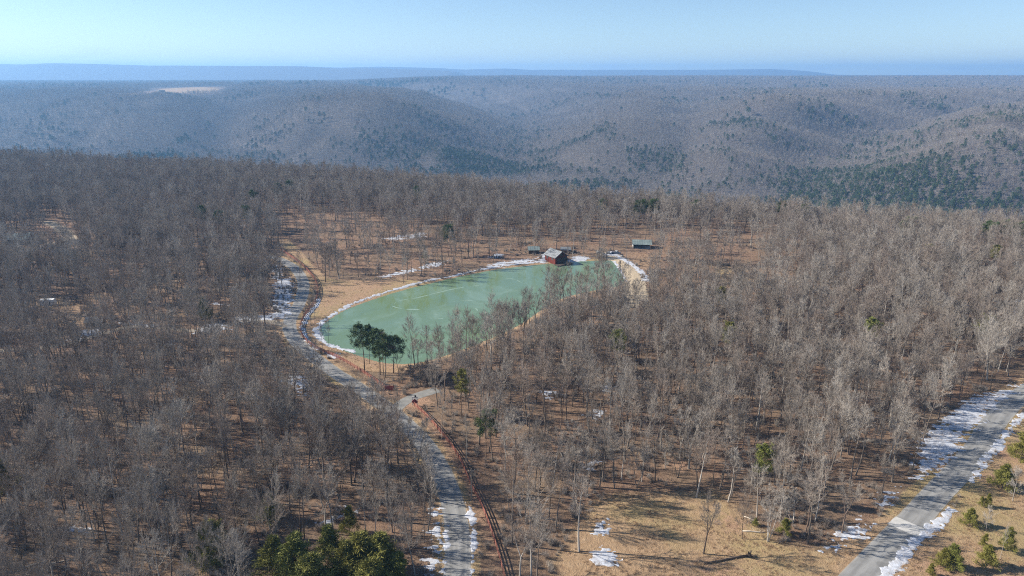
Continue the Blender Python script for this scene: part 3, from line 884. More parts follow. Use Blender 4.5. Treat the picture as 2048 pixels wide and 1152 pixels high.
def pine_tree(seed, H=17.0, W=7.0, base=0.5, tufts=5, needle=0.42, form='mature', per=26, thin=0.19):
    r = np.random.default_rng(seed)
    trunk = MB(); wood = MB(); tw = []
    n = 7
    pts = [np.zeros(3)]; rr = [0.011 * H + 0.03]
    cur = np.array([r.normal() * 0.02, r.normal() * 0.02, 1.0])
    for i in range(n):
        cur = cur + r.normal(size=3) * np.array([0.03, 0.03, 0]); cur /= np.linalg.norm(cur)
        pts.append(pts[-1] + cur * H * 0.97 / n); rr.append(max(0.03, rr[0] * (1 - (i + 1) / n * 0.9)))
    trunk.tube(pts, rr, 6, False)
    def tuft(c, d, s, cnt):
        for _ in range(cnt):
            v = r.normal(size=3); v /= np.linalg.norm(v)
            v = v + d * 0.8 + UP * 0.35; v /= np.linalg.norm(v)
            p = c + r.normal(size=3) * s * 0.38
            side = np.cross(v, r.normal(size=3)); side /= np.linalg.norm(side) + 1e-9
            tw.append((p - side * needle * thin, p + side * needle * thin, p + v * needle * r.uniform(0.7, 1.3)))
    nl = 26 if form == 'mature' else 34
    az = r.uniform(0, 6)
    for k in range(nl):
        t = base + (0.99 - base) * (k + r.uniform(0, 1)) / nl
        q = np.array([np.interp(t * n, range(n + 1), [a[j] for a in pts]) for j in range(3)])
        az += 2.4 + r.normal() * 0.35
        f = (t - base) / (1 - base)
        if form == 'mature':
            prof = 0.62 + 0.5 * math.sin(math.pi * min(1.0, 0.12 + 0.78 * f)) - 0.55 * f ** 4
            el = R(8 + 38 * f + r.normal() * 9)
        else:
            prof = (1.0 - f) ** 0.8 * 1.05 + 0.10
            el = R(14 + 36 * f + r.normal() * 7)
        L = W / 2 * prof * r.uniform(0.7, 1.15)
        d = np.array([math.cos(az) * math.cos(el), math.sin(az) * math.cos(el), math.sin(el)])
        wood.tube([q, q + d * L * 0.5, q + d * L], [0.05, 0.035, 0.015], 3, False)
        for j in range(tufts):
            u = 0.45 + 0.55 * (j + 0.5) / tufts
            c = q + d * L * u + np.array([r.normal(), r.normal(), r.normal() * 0.5]) * L * 0.16
            tuft(c, d, 0.20 * L + 0.28, per)
    tuft(pts[-1], UP, 0.5, per)
    def tri(fs):
        out = []
        for f in fs:
            for k in range(1, len(f) - 1): out.append((f[0], f[k], f[k + 1]))
        return np.array(out, np.int32)
    TV, TF = np.array(trunk.v + wood.v, np.float32), np.concatenate([tri(trunk.f), tri(wood.f) + 0])
    SV, SF = spikes_mesh(tw)
    nf = tri(wood.f) + len(trunk.v)
    TF = np.concatenate([tri(trunk.f), nf])
    return TV, TF, SV, SF

def pair(name, T, mat_t, mat_c):
    TV, TF, CV, CF = T
    tm = mesh_np(name + '_trunk', TV, TF, [mat_t], smooth_shade=True)
    cm = mesh_np(name + '_crown', CV, CF, [mat_c])
    jm = mesh_np(name, np.concatenate([TV, CV]), np.concatenate([TF, CF + len(TV)]), [mat_t, mat_c], [0] * len(TF) + [1] * len(CF))
    return tm, cm, jm

FORMS = []          # (trunk mesh, crown mesh, joined mesh, height, words)
for seed, H, W, base, form, limbs, word in (
        (1, 17, 6.5, 0.45, 'upright', 17, 'straight'), (2, 16, 8.0, 0.38, 'upright', 19, 'broad crowned'), (3, 18, 5.5, 0.50, 'upright', 16, 'slender'),
        (4, 15, 7.5, 0.40, 'forked', 20, 'fork trunked'), (5, 17, 7.0, 0.42, 'forked', 20, 'twin topped'), (6, 14, 7.0, 0.35, 'multi', 20, 'many stemmed'),
        (7, 16, 6.0, 0.52, 'upright', 15, 'high crowned'), (8, 12, 6.0, 0.30, 'upright', 18, 'low branched'), (9, 9, 4.2, 0.25, 'upright', 14, 'bushy')):
    FORMS.append(pair('bare_tree_form', bare_tree(seed, H, W, base, form, limbs), M['bark'], M['twig']) + (H, word))
LOD = [pair('bare_tree_far', bare_tree(40 + k, 16, 8.5, 0.3, 'upright', 9, 0.55, wide=4.4), M['bark'], M['twig'])[2] for k in range(4)]
PINES = [pair('pine_form', pine_tree(60, 17, 7.0, 0.52, 7, per=36), M['pine_bark'], M['needles']) + (17,),
         pair('pine_form', pine_tree(61, 16, 6.5, 0.48, 7, per=36), M['pine_bark'], M['needles']) + (16,),
         pair('pine_form', pine_tree(62, 15, 7.5, 0.58, 7, per=36), M['pine_bark'], M['needles']) + (15,)]
OLIVE = [pair('pine_form', pine_tree(64 + k, 15, 5.6, 0.55, 6, per=30), M['pine_bark'], M['young']) + (15,) for k in range(2)]
YOUNG = [pair('young_pine_form', pine_tree(70, 7, 4.2, 0.08, 5, 0.46, 'young', 40, 0.10), M['pine_bark'], M['young']) + (7,),
         pair('young_pine_form', pine_tree(71, 6, 4.4, 0.06, 5, 0.46, 'young', 40, 0.10), M['pine_bark'], M['young']) + (6,),
         pair('young_pine_form', pine_tree(72, 8, 4.4, 0.10, 5, 0.48, 'young', 40, 0.10), M['pine_bark'], M['young']) + (8,)]
CLOD = [pair('conifer_far', pine_tree(80 + k, 17, 7.5, 0.35, 4, 1.5, 'mature' if k < 2 else 'young', 7), M['pine_bark'], M['needles'])[2] for k in range(3)]

# ------------------------------------------------------------------ buildings and other built things
def gable_building(name, px, py, yaw, L, W, wall_h, roof_h, wall, roof, label, cat, over=0.5, z0=None, openings=(), open_sides=False, posts=0, frame='white_paint'):
    """ridge along local X; L x W on plan"""
    x, y = at(px, py)
    z = th(x, y) if z0 is None else z0
    o = link(name, None, loc=(x, y, z), rot=(0, 0, R(yaw)))
    set_props(o, label, cat)
    l, w = L / 2, W / 2
    if not open_sides:
        b = MB()
        b.poly([(-l, -w, -0.6), (l, -w, -0.6), (l, w, -0.6), (-l, w, -0.6), (-l, -w, wall_h), (l, -w, wall_h), (l, w, wall_h), (-l, w, wall_h), (-l, 0, wall_h + roof_h), (l, 0, wall_h + roof_h)],
               [(0, 1, 5, 4), (2, 3, 7, 6), (1, 2, 6, 9, 5), (3, 0, 4, 8, 7)])
        link('wall', b.mesh('wall', wall), o)
    else:
        for i in range(posts):
            for s in (-1, 1):
                b = MB(); xx = -l + 0.2 + (L - 0.4) * i / (posts - 1)
                b.box(xx - 0.09, xx + 0.09, s * (w - 0.2) - 0.09, s * (w - 0.2) + 0.09, -0.3, wall_h + 0.05)
                link('post', b.mesh('post', M['dark_wood']), o)
        b = MB(); b.box(-l, l, -w, w, -0.3, 0.08)
        link('floor_slab', b.mesh('floor_slab', M['concrete']), o)
        b = MB(); b.poly([(-l, -w, 0.0), (-l, w, 0.0), (-l, w, wall_h), (-l, 0, wall_h + roof_h - .05), (-l, -w, wall_h)], [(0, 1, 2, 3, 4)])
        link('end_wall', b.mesh('end_wall', wall), o)
        b = MB(); b.box(-l, l, w - 0.12, w, 0.0, wall_h)
        link('back_wall', b.mesh('back_wall', M['dark_wood']), o)
    k = roof_h / w
    e = w + over
    ze = wall_h - k * over
    rt = wall_h + roof_h
    for s in (-1, 1):
        b = MB()
        lx = l + over
        if s < 0: b.slab((-lx, -e, ze + 0.16), (lx, -e, ze + 0.16), (lx, 0, rt + 0.16), (-lx, 0, rt + 0.16), 0.14)
        else: b.slab((-lx, 0, rt + 0.16), (lx, 0, rt + 0.16), (lx, e, ze + 0.16), (-lx, e, ze + 0.16), 0.14)
        rp = link('roof', b.mesh('roof', roof), o)
        nb = max(4, int(L / 1.2))
        for i in range(nb + 1):              # standing seams
            xx = -lx + 0.08 + (2 * lx - 0.16) * i / nb
            b = MB()
            if s < 0: b.slab((xx - .04, -e, ze + 0.21), (xx + .04, -e, ze + 0.21), (xx + .04, 0, rt + 0.21), (xx - .04, 0, rt + 0.21), 0.045)
            else: b.slab((xx - .04, 0, rt + 0.21), (xx + .04, 0, rt + 0.21), (xx + .04, e, ze + 0.21), (xx - .04, e, ze + 0.21), 0.045)
            link('seam', b.mesh('seam', roof), rp)
    for (kind, side, u, z1, ww, hh) in openings:
        mat = M['glass'] if kind == 'window' else M['dark_wood']
        def plate(name, ww_, hh_, z_, depth, mat_, par):
            b = MB()
            if side in ('-y', '+y'):
                s = -1 if side == '-y' else 1
                ya, yb = sorted((s * (w - 0.02), s * (w + depth)))
                b.box(u - ww_ / 2, u + ww_ / 2, ya, yb, z_, z_ + hh_)
            else:
                s = -1 if side == '-x' else 1
                xa, xb = sorted((s * (l - 0.02), s * (l + depth)))
                b.box(xa, xb, u - ww_ / 2, u + ww_ / 2, z_, z_ + hh_)
            return link(name, b.mesh(name, mat_), par)
        p = plate(kind, ww, hh, z1, 0.07, M[frame], o)
        plate('pane' if kind == 'window' else 'door_leaf', ww - 0.24, hh - 0.24, z1 + 0.12, 0.09, mat, p)
    return o

bh = gable_building('boathouse', 1112, 521.5, -58, 10.0, 8.2, 3.8, 2.7, M['red_wall'], M['grey_roof'], 'red gabled boathouse with grey roof standing in the far edge of the pond', 'boathouse',
                    over=0.8, z0=WATER_Z + 0.5, frame='dark_wood',
                    openings=(('window', '-y', -2.6, 1.6, 1.4, 1.3), ('window', '-y', 2.2, 1.6, 1.4, 1.3), ('door', '+x', 0.6, 0.1, 7.0, 3.0), ('window', '+x', 0.0, 4.0, 1.6, 1.2)))  # wide gable door: dark boat opening added to deepen the shade on that end
b = MB(); b.box(5.0, 9.2, -5.2, 5.2, -0.2, 0.0)
link('deck', b.mesh('deck', M['dark_wood']), bh)
for yy in (-5.1, -1.7, 1.7, 5.1):
    b = MB(); b.box(9.05, 9.19, yy - 0.07, yy + 0.07, -1.6, 1.0); link('deck_post', b.mesh('deck_post', M['dark_wood']), bh)
b = MB(); b.box(9.09, 9.15, -5.1, 5.1, 0.9, 0.98); link('deck_rail', b.mesh('deck_rail', M['dark_wood']), bh)
gable_building('shed', 1067, 505, 4, 6.2, 5.0, 2.3, 1.5, M['dark_wood'], M['green_roof'], 'small shed with grey green roof on the bank behind the boathouse, nearer the woods', 'shed', 0.4)
gable_building('shed', 1131, 505, -4, 5.4, 4.2, 2.1, 1.2, M['log_wall'], M['grey_roof'], 'small brown shed half hidden behind the red boathouse roof', 'shed', 0.4)
gable_building('picnic_shelter', 1283, 494.5, -5, 10.5, 7.5, 2.7, 1.9, M['white_paint'], M['green_roof'], 'open picnic shelter with pale green roof among trees beyond the dam', 'shelter', 0.6, open_sides=True, posts=4)
gable_building('house', 41, 486, 14, 12, 9, 3.2, 2.8, M['log_wall'], M['green_roof'], 'house with pale green roof among bare trees at the far left', 'house', 0.6,
               openings=(('window', '-y', -3, 1.0, 1.4, 1.3), ('window', '-y', 3, 1.0, 1.4, 1.3), ('door', '-y', 0, 0.1, 1.2, 2.1)))
gable_building('cabin', 193, 652, 12, 6.4, 4.6, 2.6, 1.4, M['dark_wood'], M['grey_roof'], 'small dark cabin with pale metal roof beside the snowy lane on the left', 'cabin', 0.4,
               openings=(('window', '-y', -1.6, 1.0, 1.0, 1.0), ('door', '-y', 1.2, 0.1, 1.0, 2.0)))
gable_building('camper', 97, 609, 8, 6.0, 2.5, 2.5, 0.25, M['white_paint'], M['white_paint'], 'small white camper parked in the woods at the left edge', 'camper', 0.05,
               openings=(('window', '-y', -1.5, 1.1, 1.3, 0.8), ('door', '-y', 1.2, 0.1, 0.8, 1.9)))
# barn on the far hilltop field
fxb, fyb = cast(325, 189)
b = MB(); fb = link('barn', None, loc=(fxb, fyb, th(fxb, fyb)), rot=(0, 0, R(10)))
set_props(fb, 'dark barn alone in the pale field on the distant hilltop', 'barn')
b.poly([(-13, -10, -3), (13, -10, -3), (13, 10, -3), (-13, 10, -3), (-13, -10, 15), (13, -10, 15), (13, 10, 15), (-13, 10, 15), (-13, 0, 21), (13, 0, 21)],
       [(0, 1, 5, 4), (2, 3, 7, 6), (1, 2, 6, 9, 5), (3, 0, 4, 8, 7)])
link('wall', b.mesh('wall', M['dark_wood']), fb)
for s in (-1, 1):
    b = MB()
    if s < 0: b.slab((-14, -11, 14.8), (14, -11, 14.8), (14, 0, 21.6), (-14, 0, 21.6), 0.4)
    else: b.slab((-14, 0, 21.6), (14, 0, 21.6), (14, 11, 14.8), (-14, 11, 14.8), 0.4)
    link('roof', b.mesh('roof', M['black']), fb)
b = MB(); b.box(-4, 4, -10.2, -9.9, -1, 7); link('door', b.mesh('door', M['black']), fb)

# rail fences
post_me = MB(); post_me.box(-0.09, 0.09, -0.09, 0.09, -0.2, 1.5); post_me.poly([(-0.09, -0.09, 1.5), (0.09, -0.09, 1.5), (0.09, 0.09, 1.5), (-0.09, 0.09, 1.5), (0, 0, 1.58)], [(0, 1, 4), (1, 2, 4), (2, 3, 4), (3, 0, 4)])
post_me = post_me.mesh('post', M['fence'])
rail_me = MB(); rail_me.box(0, 1, -0.03, 0.03, -0.10, 0.10); rail_me = rail_me.mesh('rail', M['fence'])
def rail_fence(line, label):
    x0, y0 = line[0]
    root = link('rail_fence', None, loc=(x0, y0, th(x0, y0)))
    set_props(root, label, 'fence', 'red rail fences along the road')
    z0 = root.location.z
    Z = terrain(line[:, 0], line[:, 1])
    for i, (x, y) in enumerate(line):
        t = line[min(i + 1, len(line) - 1)] - line[max(i - 1, 0)]
        link('post', post_me, root, (x - x0, y - y0, Z[i] - z0), (random.uniform(-.02, .02), random.uniform(-.02, .02), math.atan2(t[1], t[0])))
        if i + 1 < len(line):
            d = line[i + 1] - line[i]; L = math.hypot(*d); dz = Z[i + 1] - Z[i]
            for hgt in (0.42, 0.86, 1.30):
                link('rail', rail_me, root, (x - x0, y - y0, Z[i] - z0 + hgt + random.uniform(-.02, .02)), (0, -math.atan2(dz, L), math.atan2(d[1], d[0])), (math.hypot(L, dz), 1, 1))
    return root
rail_fence(FENCE_A, 'long red rail fence following the curve of the road along the grassy pond shore')
rail_fence(FENCE_B, 'red rail fence running from the entrance sign down to the bottom edge')

# entrance panel and sign at the drive
x, y = at(779, 781)
o = link('board_screen', None, loc=(x, y, th(x, y)), rot=(0, 0, R(-12)))
set_props(o, 'low reddish brown board screen closing the fence beside the drive', 'screen')
for k in range(5):
    b = MB(); b.box(-1.55, 1.55, -0.03, 0.03, 0.25 + k * 0.3, 0.50 + k * 0.3); link('board', b.mesh('board', M['sign_red']), o)
for s in (-1.5, 0, 1.5):
    b = MB(); b.box(s - 0.09, s + 0.09, 0.04, 0.22, -0.2, 1.9); link('post', b.mesh('post', M['dark_wood']), o)
x, y = at(830, 812)
o = link('entrance_sign', None, loc=(x, y, th(x, y)), rot=(0, 0, R(-8)))
set_props(o, 'dark red diamond entrance sign with white posts at the start of the fence', 'sign')
b = MB(); b.poly([(0, -0.06, 0.3), (1.05, -0.06, 1.35), (0, -0.06, 2.4), (-1.05, -0.06, 1.35), (0, 0.06, 0.3), (1.05, 0.06, 1.35), (0, 0.06, 2.4), (-1.05, 0.06, 1.35)],
                 [(0, 1, 2, 3), (7, 6, 5, 4), (0, 4, 5, 1), (1, 5, 6, 2), (2, 6, 7, 3), (3, 7, 4, 0)])
link('board', b.mesh('board', M['sign_red']), o)
for s in (-0.75, 0.75):
    b = MB(); b.box(s - 0.09, s + 0.09, 0.07, 0.25, -0.2, 2.9); link('post', b.mesh('post', M['white_paint']), o)
b = MB(); b.box(-0.95, 0.95, 0.08, 0.2, 2.6, 2.95); link('crossbar', b.mesh('crossbar', M['white_paint']), o)
b = MB(); b.tube([(0.2, 0.15, 2.95), (0.2, 0.15, 3.5)], [0.3, 0.3], 8); link('lantern', b.mesh('lantern', M['black']), o)

def utility_pole(px, py, pyt, label, arm=True):
    x, y = at(px, py)
    H = pole_height(px, py, pyt)
    o = link('utility_pole', None, loc=(x, y, th(x, y)), rot=(0, 0, R(20)))
    set_props(o, label, 'pole', 'poles beside the fence')
    b = MB(); b.tube([(0, 0, -0.5), (0, 0, H)], [0.15, 0.11], 8); link('shaft', b.mesh('shaft', M['pole']), o)
    if arm:
        b = MB(); b.box(-0.9, 0.9, -0.06, 0.06, H - 0.7, H - 0.56); link('crossarm', b.mesh('crossarm', M['pole']), o)
        for s in (-0.8, 0.8):
            b = MB(); b.tube([(s, 0, H - 0.56), (s, 0, H - 0.3)], [0.06, 0.04], 6); link('insulator', b.mesh('insulator', M['white_paint']), o)
    return o

def pole_height(px, py, pyt):
    x, y = at(px, py)
    v = (576 - pyt) / FPX
    # solve for height at the same ground distance
    t = y / (CP + v * SP)
    return max(1.0, CAM_H + t * (-SP + v * CP) - th(x, y))

utility_pole(943.5, 1000, 937, 'lone utility pole beside the red fence in the lower middle')
utility_pole(565, 505, 478, 'utility pole at the far end of the fence where the road disappears')

# parked pickup and boulders by the dam
x, y = at(1232, 508)
o = link('pickup_truck', None, loc=(x, y, th(x, y)), rot=(0, 0, R(-28)))
set_props(o, 'dark pickup truck parked at the end of the snowy dam', 'truck')
b = MB()
b.poly([(-2.6, -0.95, 0.45), (2.6, -0.95, 0.45), (2.6, 0.95, 0.45), (-2.6, 0.95, 0.45), (-2.6, -0.95, 1.05), (2.55, -0.95, 1.0), (2.55, 0.95, 1.0), (-2.6, 0.95, 1.05)],
       [(3, 2, 1, 0), (4, 5, 6, 7), (0, 1, 5, 4), (1, 2, 6, 5), (2, 3, 7, 6), (3, 0, 4, 7)])
body = link('body', b.mesh('body', M['blue_car']), o)
b = MB()
b.poly([(-0.6, -0.9, 1.04), (1.5, -0.9, 1.02), (1.5, 0.9, 1.02), (-0.6, 0.9, 1.04), (-0.5, -0.75, 1.75), (0.75, -0.75, 1.72), (0.75, 0.75, 1.72), (-0.5, 0.75, 1.75)],
       [(4, 5, 6, 7), (0, 1, 5, 4), (1, 2, 6, 5), (2, 3, 7, 6), (3, 0, 4, 7)])
link('cabin_glass', b.mesh('cabin_glass', M['glass']), o)
b = MB(); b.box(-0.55, 0.78, -0.78, 0.78, 1.74, 1.79); link('cab_roof', b.mesh('cab_roof', M['white_paint']), o)
for sx in (-1.65, 1.65):
    for sy in (-0.88, 0.88):
        b = MB(); b.tube([(sx, sy - 0.12, 0.38), (sx, sy + 0.12, 0.38)], [0.38, 0.38], 12)
        b.f.append(tuple(range(11, -1, -1))); link('wheel', b.mesh('wheel', M['tyre']), o)
def boulder(px, py, s, label, seed):
    r = np.random.default_rng(seed)
    x, y = at(px, py)
    b = MB()
    n, m = 8, 5
    b.v = [(0, 0, -0.3 * s)]
    for j in range(1, m):
        th_ = math.pi * j / m
        for k in range(n):
            q = s * r.uniform(0.75, 1.15)
            b.v.append((q * math.sin(th_) * math.cos(6.283 * k / n) * 1.2, q * math.sin(th_) * math.sin(6.283 * k / n), -0.7 * q * math.cos(th_) + 0.3 * s))
    b.v.append((0, 0, 1.0 * s)); top = len(b.v) - 1
    for k in range(n):
        b.f.append((0, 1 + (k + 1) % n, 1 + k))
        for j in range(m - 2):
            a = 1 + j * n
            b.f.append((a + k, a + (k + 1) % n, a + n + (k + 1) % n, a + n + k))
        a = 1 + (m - 2) * n
        b.f.append((a + k, a + (k + 1) % n, top))
    o = link('boulder', b.mesh('boulder', M['rock']), loc=(x, y, th(x, y)), rot=(0, 0, r.uniform(0, 6)))
    set_props(o, label, 'boulder', 'boulders at the end of the dam')
for i, (px, py, s, lb) in enumerate(((1197, 506, 1.3, 'grey boulder on the bank, leftmost of those by the dam'), (1206, 509, 1.0, 'grey boulder on the bank, second from the left by the dam'),
                                     (1217, 508, 1.5, 'largest grey boulder beside the dark truck'), (1244, 513, 0.9, 'small boulder at the right of the truck by the dam'))):
    boulder(px, py, s, lb, 500 + i)

def log(pa, pb, rad, mat, label, root=False):
    a, b2 = at(*pa), at(*pb)
    o = link('fallen_log', None, loc=(a[0], a[1], th(*a)))
    set_props(o, label, 'log')
    d = Vector((b2[0] - a[0], b2[1] - a[1], 0))
    b = MB(); b.tube([(0, 0, rad), d * 0.35 + Vector((0, 0.1, rad * 1.1)), d * 0.7 + Vector((0, -0.08, rad)), d + Vector((0, 0, rad * 0.8))], [rad, rad * 0.92, rad * 0.75, rad * 0.5], 8)
    b.f.append(tuple(range(7, -1, -1)))
    link('stem', b.mesh('stem', mat, True), o)
    r = np.random.default_rng(int(pa[0]))
    n = d.normalized()
    for k in range(3):
        q = d * (0.55 + 0.15 * k) + Vector((0, 0, rad))
        e = q + n * 0.9 + Vector((r.normal() * 0.7, r.normal() * 0.7, 0.5))
        b = MB(); b.tube([q, (q + e) / 2 + Vector((0, 0, .1)), e], [rad * 0.3, rad * 0.2, 0.015], 5); link('branch', b.mesh('branch', mat), o)
    if root:
        b = MB()
        for k in range(9):
            v = Vector((r.normal(), r.normal(), r.normal() * 0.8 + 0.5)).normalized() * r.uniform(0.8, 1.5) - n * 0.5
            b.tube([(0, 0, rad), Vector((0, 0, rad)) + v * 0.5, Vector((0, 0, rad)) + v], [0.28, 0.2, 0.03], 5)
        link('root_plate', b.mesh('root_plate', M['dark_wood']), o)
log((1484, 1064), (1531, 1067), 0.17, M['pale_log'], 'pale bleached log lying flat beside the pale trees at the clearing edge')
log((1486, 1034), (1512, 1044), 0.14, M['pale_log'], 'short pale log slanting in the brush above the clearing')
log((1497, 1113), (1405, 1129), 0.22, M['pine_bark'], 'dark uprooted trunk lying across the lower clearing with its root plate', True)
log((1120, 905), (1128, 922), 0.16, M['pale_log'], 'short pale log among the thin trees right of the fence')
log((1165, 938), (1205, 930), 0.15, M['pine_bark'], 'dark fallen log among the trees above the clearing')
log((40, 1140), (110, 1118), 0.2, M['pale_log'], 'pale fallen trunk on the litter in the bottom left corner')
log((150, 1120), (95, 1128), 0.15, M['pale_log'], 'thin pale fallen stem crossing the litter near the bottom left')

# ------------------------------------------------------------------ trees that can be told apart
def place_tree(name, form, x, y, rot, s, label, cat, group, lean=(0.0, 0.0), sxy=1.0):
    tm, cm = form[0], form[1]
    o = link(name, None, loc=(x, y, th(x, y) - 0.05), rot=(lean[0], lean[1], rot), scale=(s * sxy, s * sxy, s))
    set_props(o, label, cat, group)
    t = bpy.data.objects.new('trunk', tm); COL.objects.link(t); t.parent = o
    c = bpy.data.objects.new('crown', cm); COL.objects.link(c); c.parent = o
    w = label.split()
    if 'pale' in w and name == 'bare_tree':
        t.color = (0.44, 0.40, 0.35, 0.2); c.color = (0.42, 0.375, 0.325, 0.35)
    elif ('dark' in w or 'black' in w) and name == 'bare_tree':
        t.color = (0.065, 0.05, 0.042, 0.2); c.color = (0.14, 0.11, 0.09, 0.4)
    return o

taken = []          # (x, y, clear radius) of what is already placed

# pines: base pixel, top pixel row, form, label
def pine_at(px, py, pyt, form, label, lib=PINES, group='green pines on the near plateau', lean=(0, 0), wide=1.0, name='pine_tree', cat='pine tree'):
    x, y = at(px, py)
    H = pole_height(px, py, pyt)
    f = lib[form % len(lib)]
    s = H / f[3]
    place_tree(name, f, x, y, (px * 0.37 + py) % 6.28, s, label, cat, group, lean, wide)
    taken.append((x, y, 1.6 if lib is PINES else (3.6 if py > 990 else 2.4)))

def canopy_pine(px, pyt, H, form, label, wide=1.0):
    x, y = at(px, pyt, H)
    f = OLIVE[form % 2] if H < 16 else PINES[form % 3]
    place_tree('pine_tree', f, x, y, (px * 0.37 + pyt) % 6.28, H / f[3], label, 'pine tree', 'green pines on the near plateau', (0, 0), wide)
    taken.append((x, y, 3.4))

pine_at(729, 743, 650, 0, 'tallest dense green pine, leftmost of the group on the pond shore', lean=(0, -0.05), wide=1.12)
pine_at(739, 727, 651, 2, 'thin pine rising just behind the two big shore pines', wide=0.6)
pine_at(760, 750, 660, 1, 'full green pine in the middle of the pond shore group', lean=(0, -0.03), wide=1.1)
pine_at(769, 763, 672, 0, 'leaning pine whose crown merges with the middle shore pine', lean=(0, -0.13), wide=0.8)
pine_at(787, 747, 673, 2, 'flat topped green pine, rightmost of the group on the pond shore', wide=1.2)
pine_at(972, 919, 826, 2, 'lone pine with a tufted top right of the fence', wide=0.85)
canopy_pine(1237, 664, 15.5, 0, 'small yellowish pine crown in the woods right of the pond', 0.95)
canopy_pine(1463, 645, 15.5, 1, 'round olive green pine above the bare wood right of centre', 0.95)
pine_at(1158, 632, 600, 2, 'dark cedar by the near shore of the pond', YOUNG, wide=0.75)
canopy_pine(921, 742, 15.5, 1, 'small green pine in the bare wood below the pond', 0.80)
pine_at(850, 519, 496, 2, 'dark cedar standing alone on the open slope above the pond', YOUNG, wide=0.8)
pine_at(411, 640, 596, 2, 'dark green cedar beside the snowy lane', YOUNG, wide=1.0)
canopy_pine(1990, 632, 15.5, 1, 'green pine low in the wood near the right edge', 1.42)
canopy_pine(1750, 638, 15.5, 0, 'small olive pine in the wood well above the straight road', 0.95)
pine_at(700, 1070, 1014, 2, 'dull green cedar above the evergreen thicket at the bottom', YOUNG)
canopy_pine(1535, 893, 15.5, 1, 'small green cedar in the wood above the clearing', 0.80)
pine_at(1569, 1070, 1036, 0, 'bushy green cedar at the right edge of the clearing', YOUNG, wide=1.2)
pine_at(1510, 1052, 1036, 1, 'tiny green seedling pine beside the pale logs', YOUNG)
canopy_pine(437, 420, 17.5, 1, 'dark pine standing above the far left wood beside two others', 0.95)
canopy_pine(497, 413, 17.5, 2, 'dark round pine in the far wood left of the upper road', 0.95)
canopy_pine(398, 412, 17.5, 0, 'dark pine farthest left of three in the far left wood', 0.95)
canopy_pine(553, 366, 17.5, 1, 'dark pine breaking the canopy near the plateau rim', 0.95)
canopy_pine(575, 362, 17.5, 2, 'flat dark pine close beside another near the plateau rim', 0.95)
canopy_pine(505, 380, 17.5, 0, 'single dark pine in the upper left canopy', 0.95)
canopy_pine(835, 372, 17.5, 1, 'little dark pine in the canopy above the pond', 0.95)
canopy_pine(895, 452, 17.5, 2, 'dark pine among the bare trees above the middle of the pond', 0.95)
canopy_pine(1273, 400, 17.5, 0, 'olive pine, left of the clump near the rim', 0.95)
canopy_pine(1290, 398, 17.5, 1, 'tallest olive pine of the clump near the rim', 0.95)
canopy_pine(1305, 400, 17.5, 2, 'olive pine, right of the clump near the rim', 0.95)
canopy_pine(1210, 396, 17.5, 1, 'olive pine near the rim, left of the clump', 0.95)
canopy_pine(1391, 400, 17.5, 0, 'small olive pine on the rim between the clump and the valley woods', 0.95)
canopy_pine(1568, 404, 17.5, 2, 'dark green pine at the rim right of centre', 0.95)
canopy_pine(1608, 408, 17.5, 1, 'broad green pine at the rim beside a smaller one', 0.95)
canopy_pine(1818, 436, 17.5, 2, 'flat topped olive pine near the right rim', 0.95)
canopy_pine(1975, 442, 17.5, 0, 'dark pine at the right rim, left of a pair', 0.95)
canopy_pine(1990, 446, 17.5, 2, 'second dark pine at the right rim, close to the first', 0.95)
canopy_pine(2022, 440, 17.5, 1, 'big dark pine at the rim by the right edge', 0.95)
canopy_pine(2042, 446, 17.5, 2, 'dark pine cut by the right edge at the rim', 0.95)
canopy_pine(1858, 488, 15.5, 1, 'small rusty green pine in the right wood', 0.95)
canopy_pine(2000, 490, 15.5, 0, 'rusty green cedar in the wood near the right edge', 0.95)
canopy_pine(1440, 575, 15.5, 2, 'faint green cedar in the wood right of the glade', 0.80)
# evergreen thicket at the bottom
for i, (px, py, pyt, f, w, lb) in enumerate((
        (428, 1110, 1046, 0, 1.1, 'yellow green young pine left of the bottom thicket'),
        (540, 1040, 1000, 1, 0.9, 'bright yellow green young pine standing above the bottom thicket'),
        (548, 1150, 1082, 2, 1.1, 'young pine at the left end of the bottom thicket'),
        (592, 1165, 1086, 0, 1.2, 'broad young pine in the left half of the bottom thicket'),
        (625, 1190, 1120, 1, 1.2, 'young pine cut by the bottom edge in the thicket'),
        (662, 1125, 1058, 2, 1.0, 'upright young pine in the middle of the bottom thicket'),
        (690, 1160, 1098, 0, 1.1, 'young pine just right of the thicket middle'),
        (728, 1150, 1078, 1, 1.2, 'dense young pine in the right half of the bottom thicket'),
        (762, 1160, 1080, 2, 1.2, 'tallest young pine of the bottom thicket'),
        (792, 1172, 1118, 0, 1.1, 'dark young pine at the right end of the bottom thicket'),
        (745, 1196, 1130, 1, 1.2, 'young pine cut by the bottom edge right of the thicket middle'),
        (12, 985, 930, 0, 0.9, 'yellow green young pine at the left edge'),
        (420, 1140, 1105, 1, 0.9, 'low young pine near the bottom left of the thicket'))):
    pine_at(px, py, pyt - 8, f, lb, YOUNG, 'young evergreens in the bottom thicket', wide=w * 1.25)
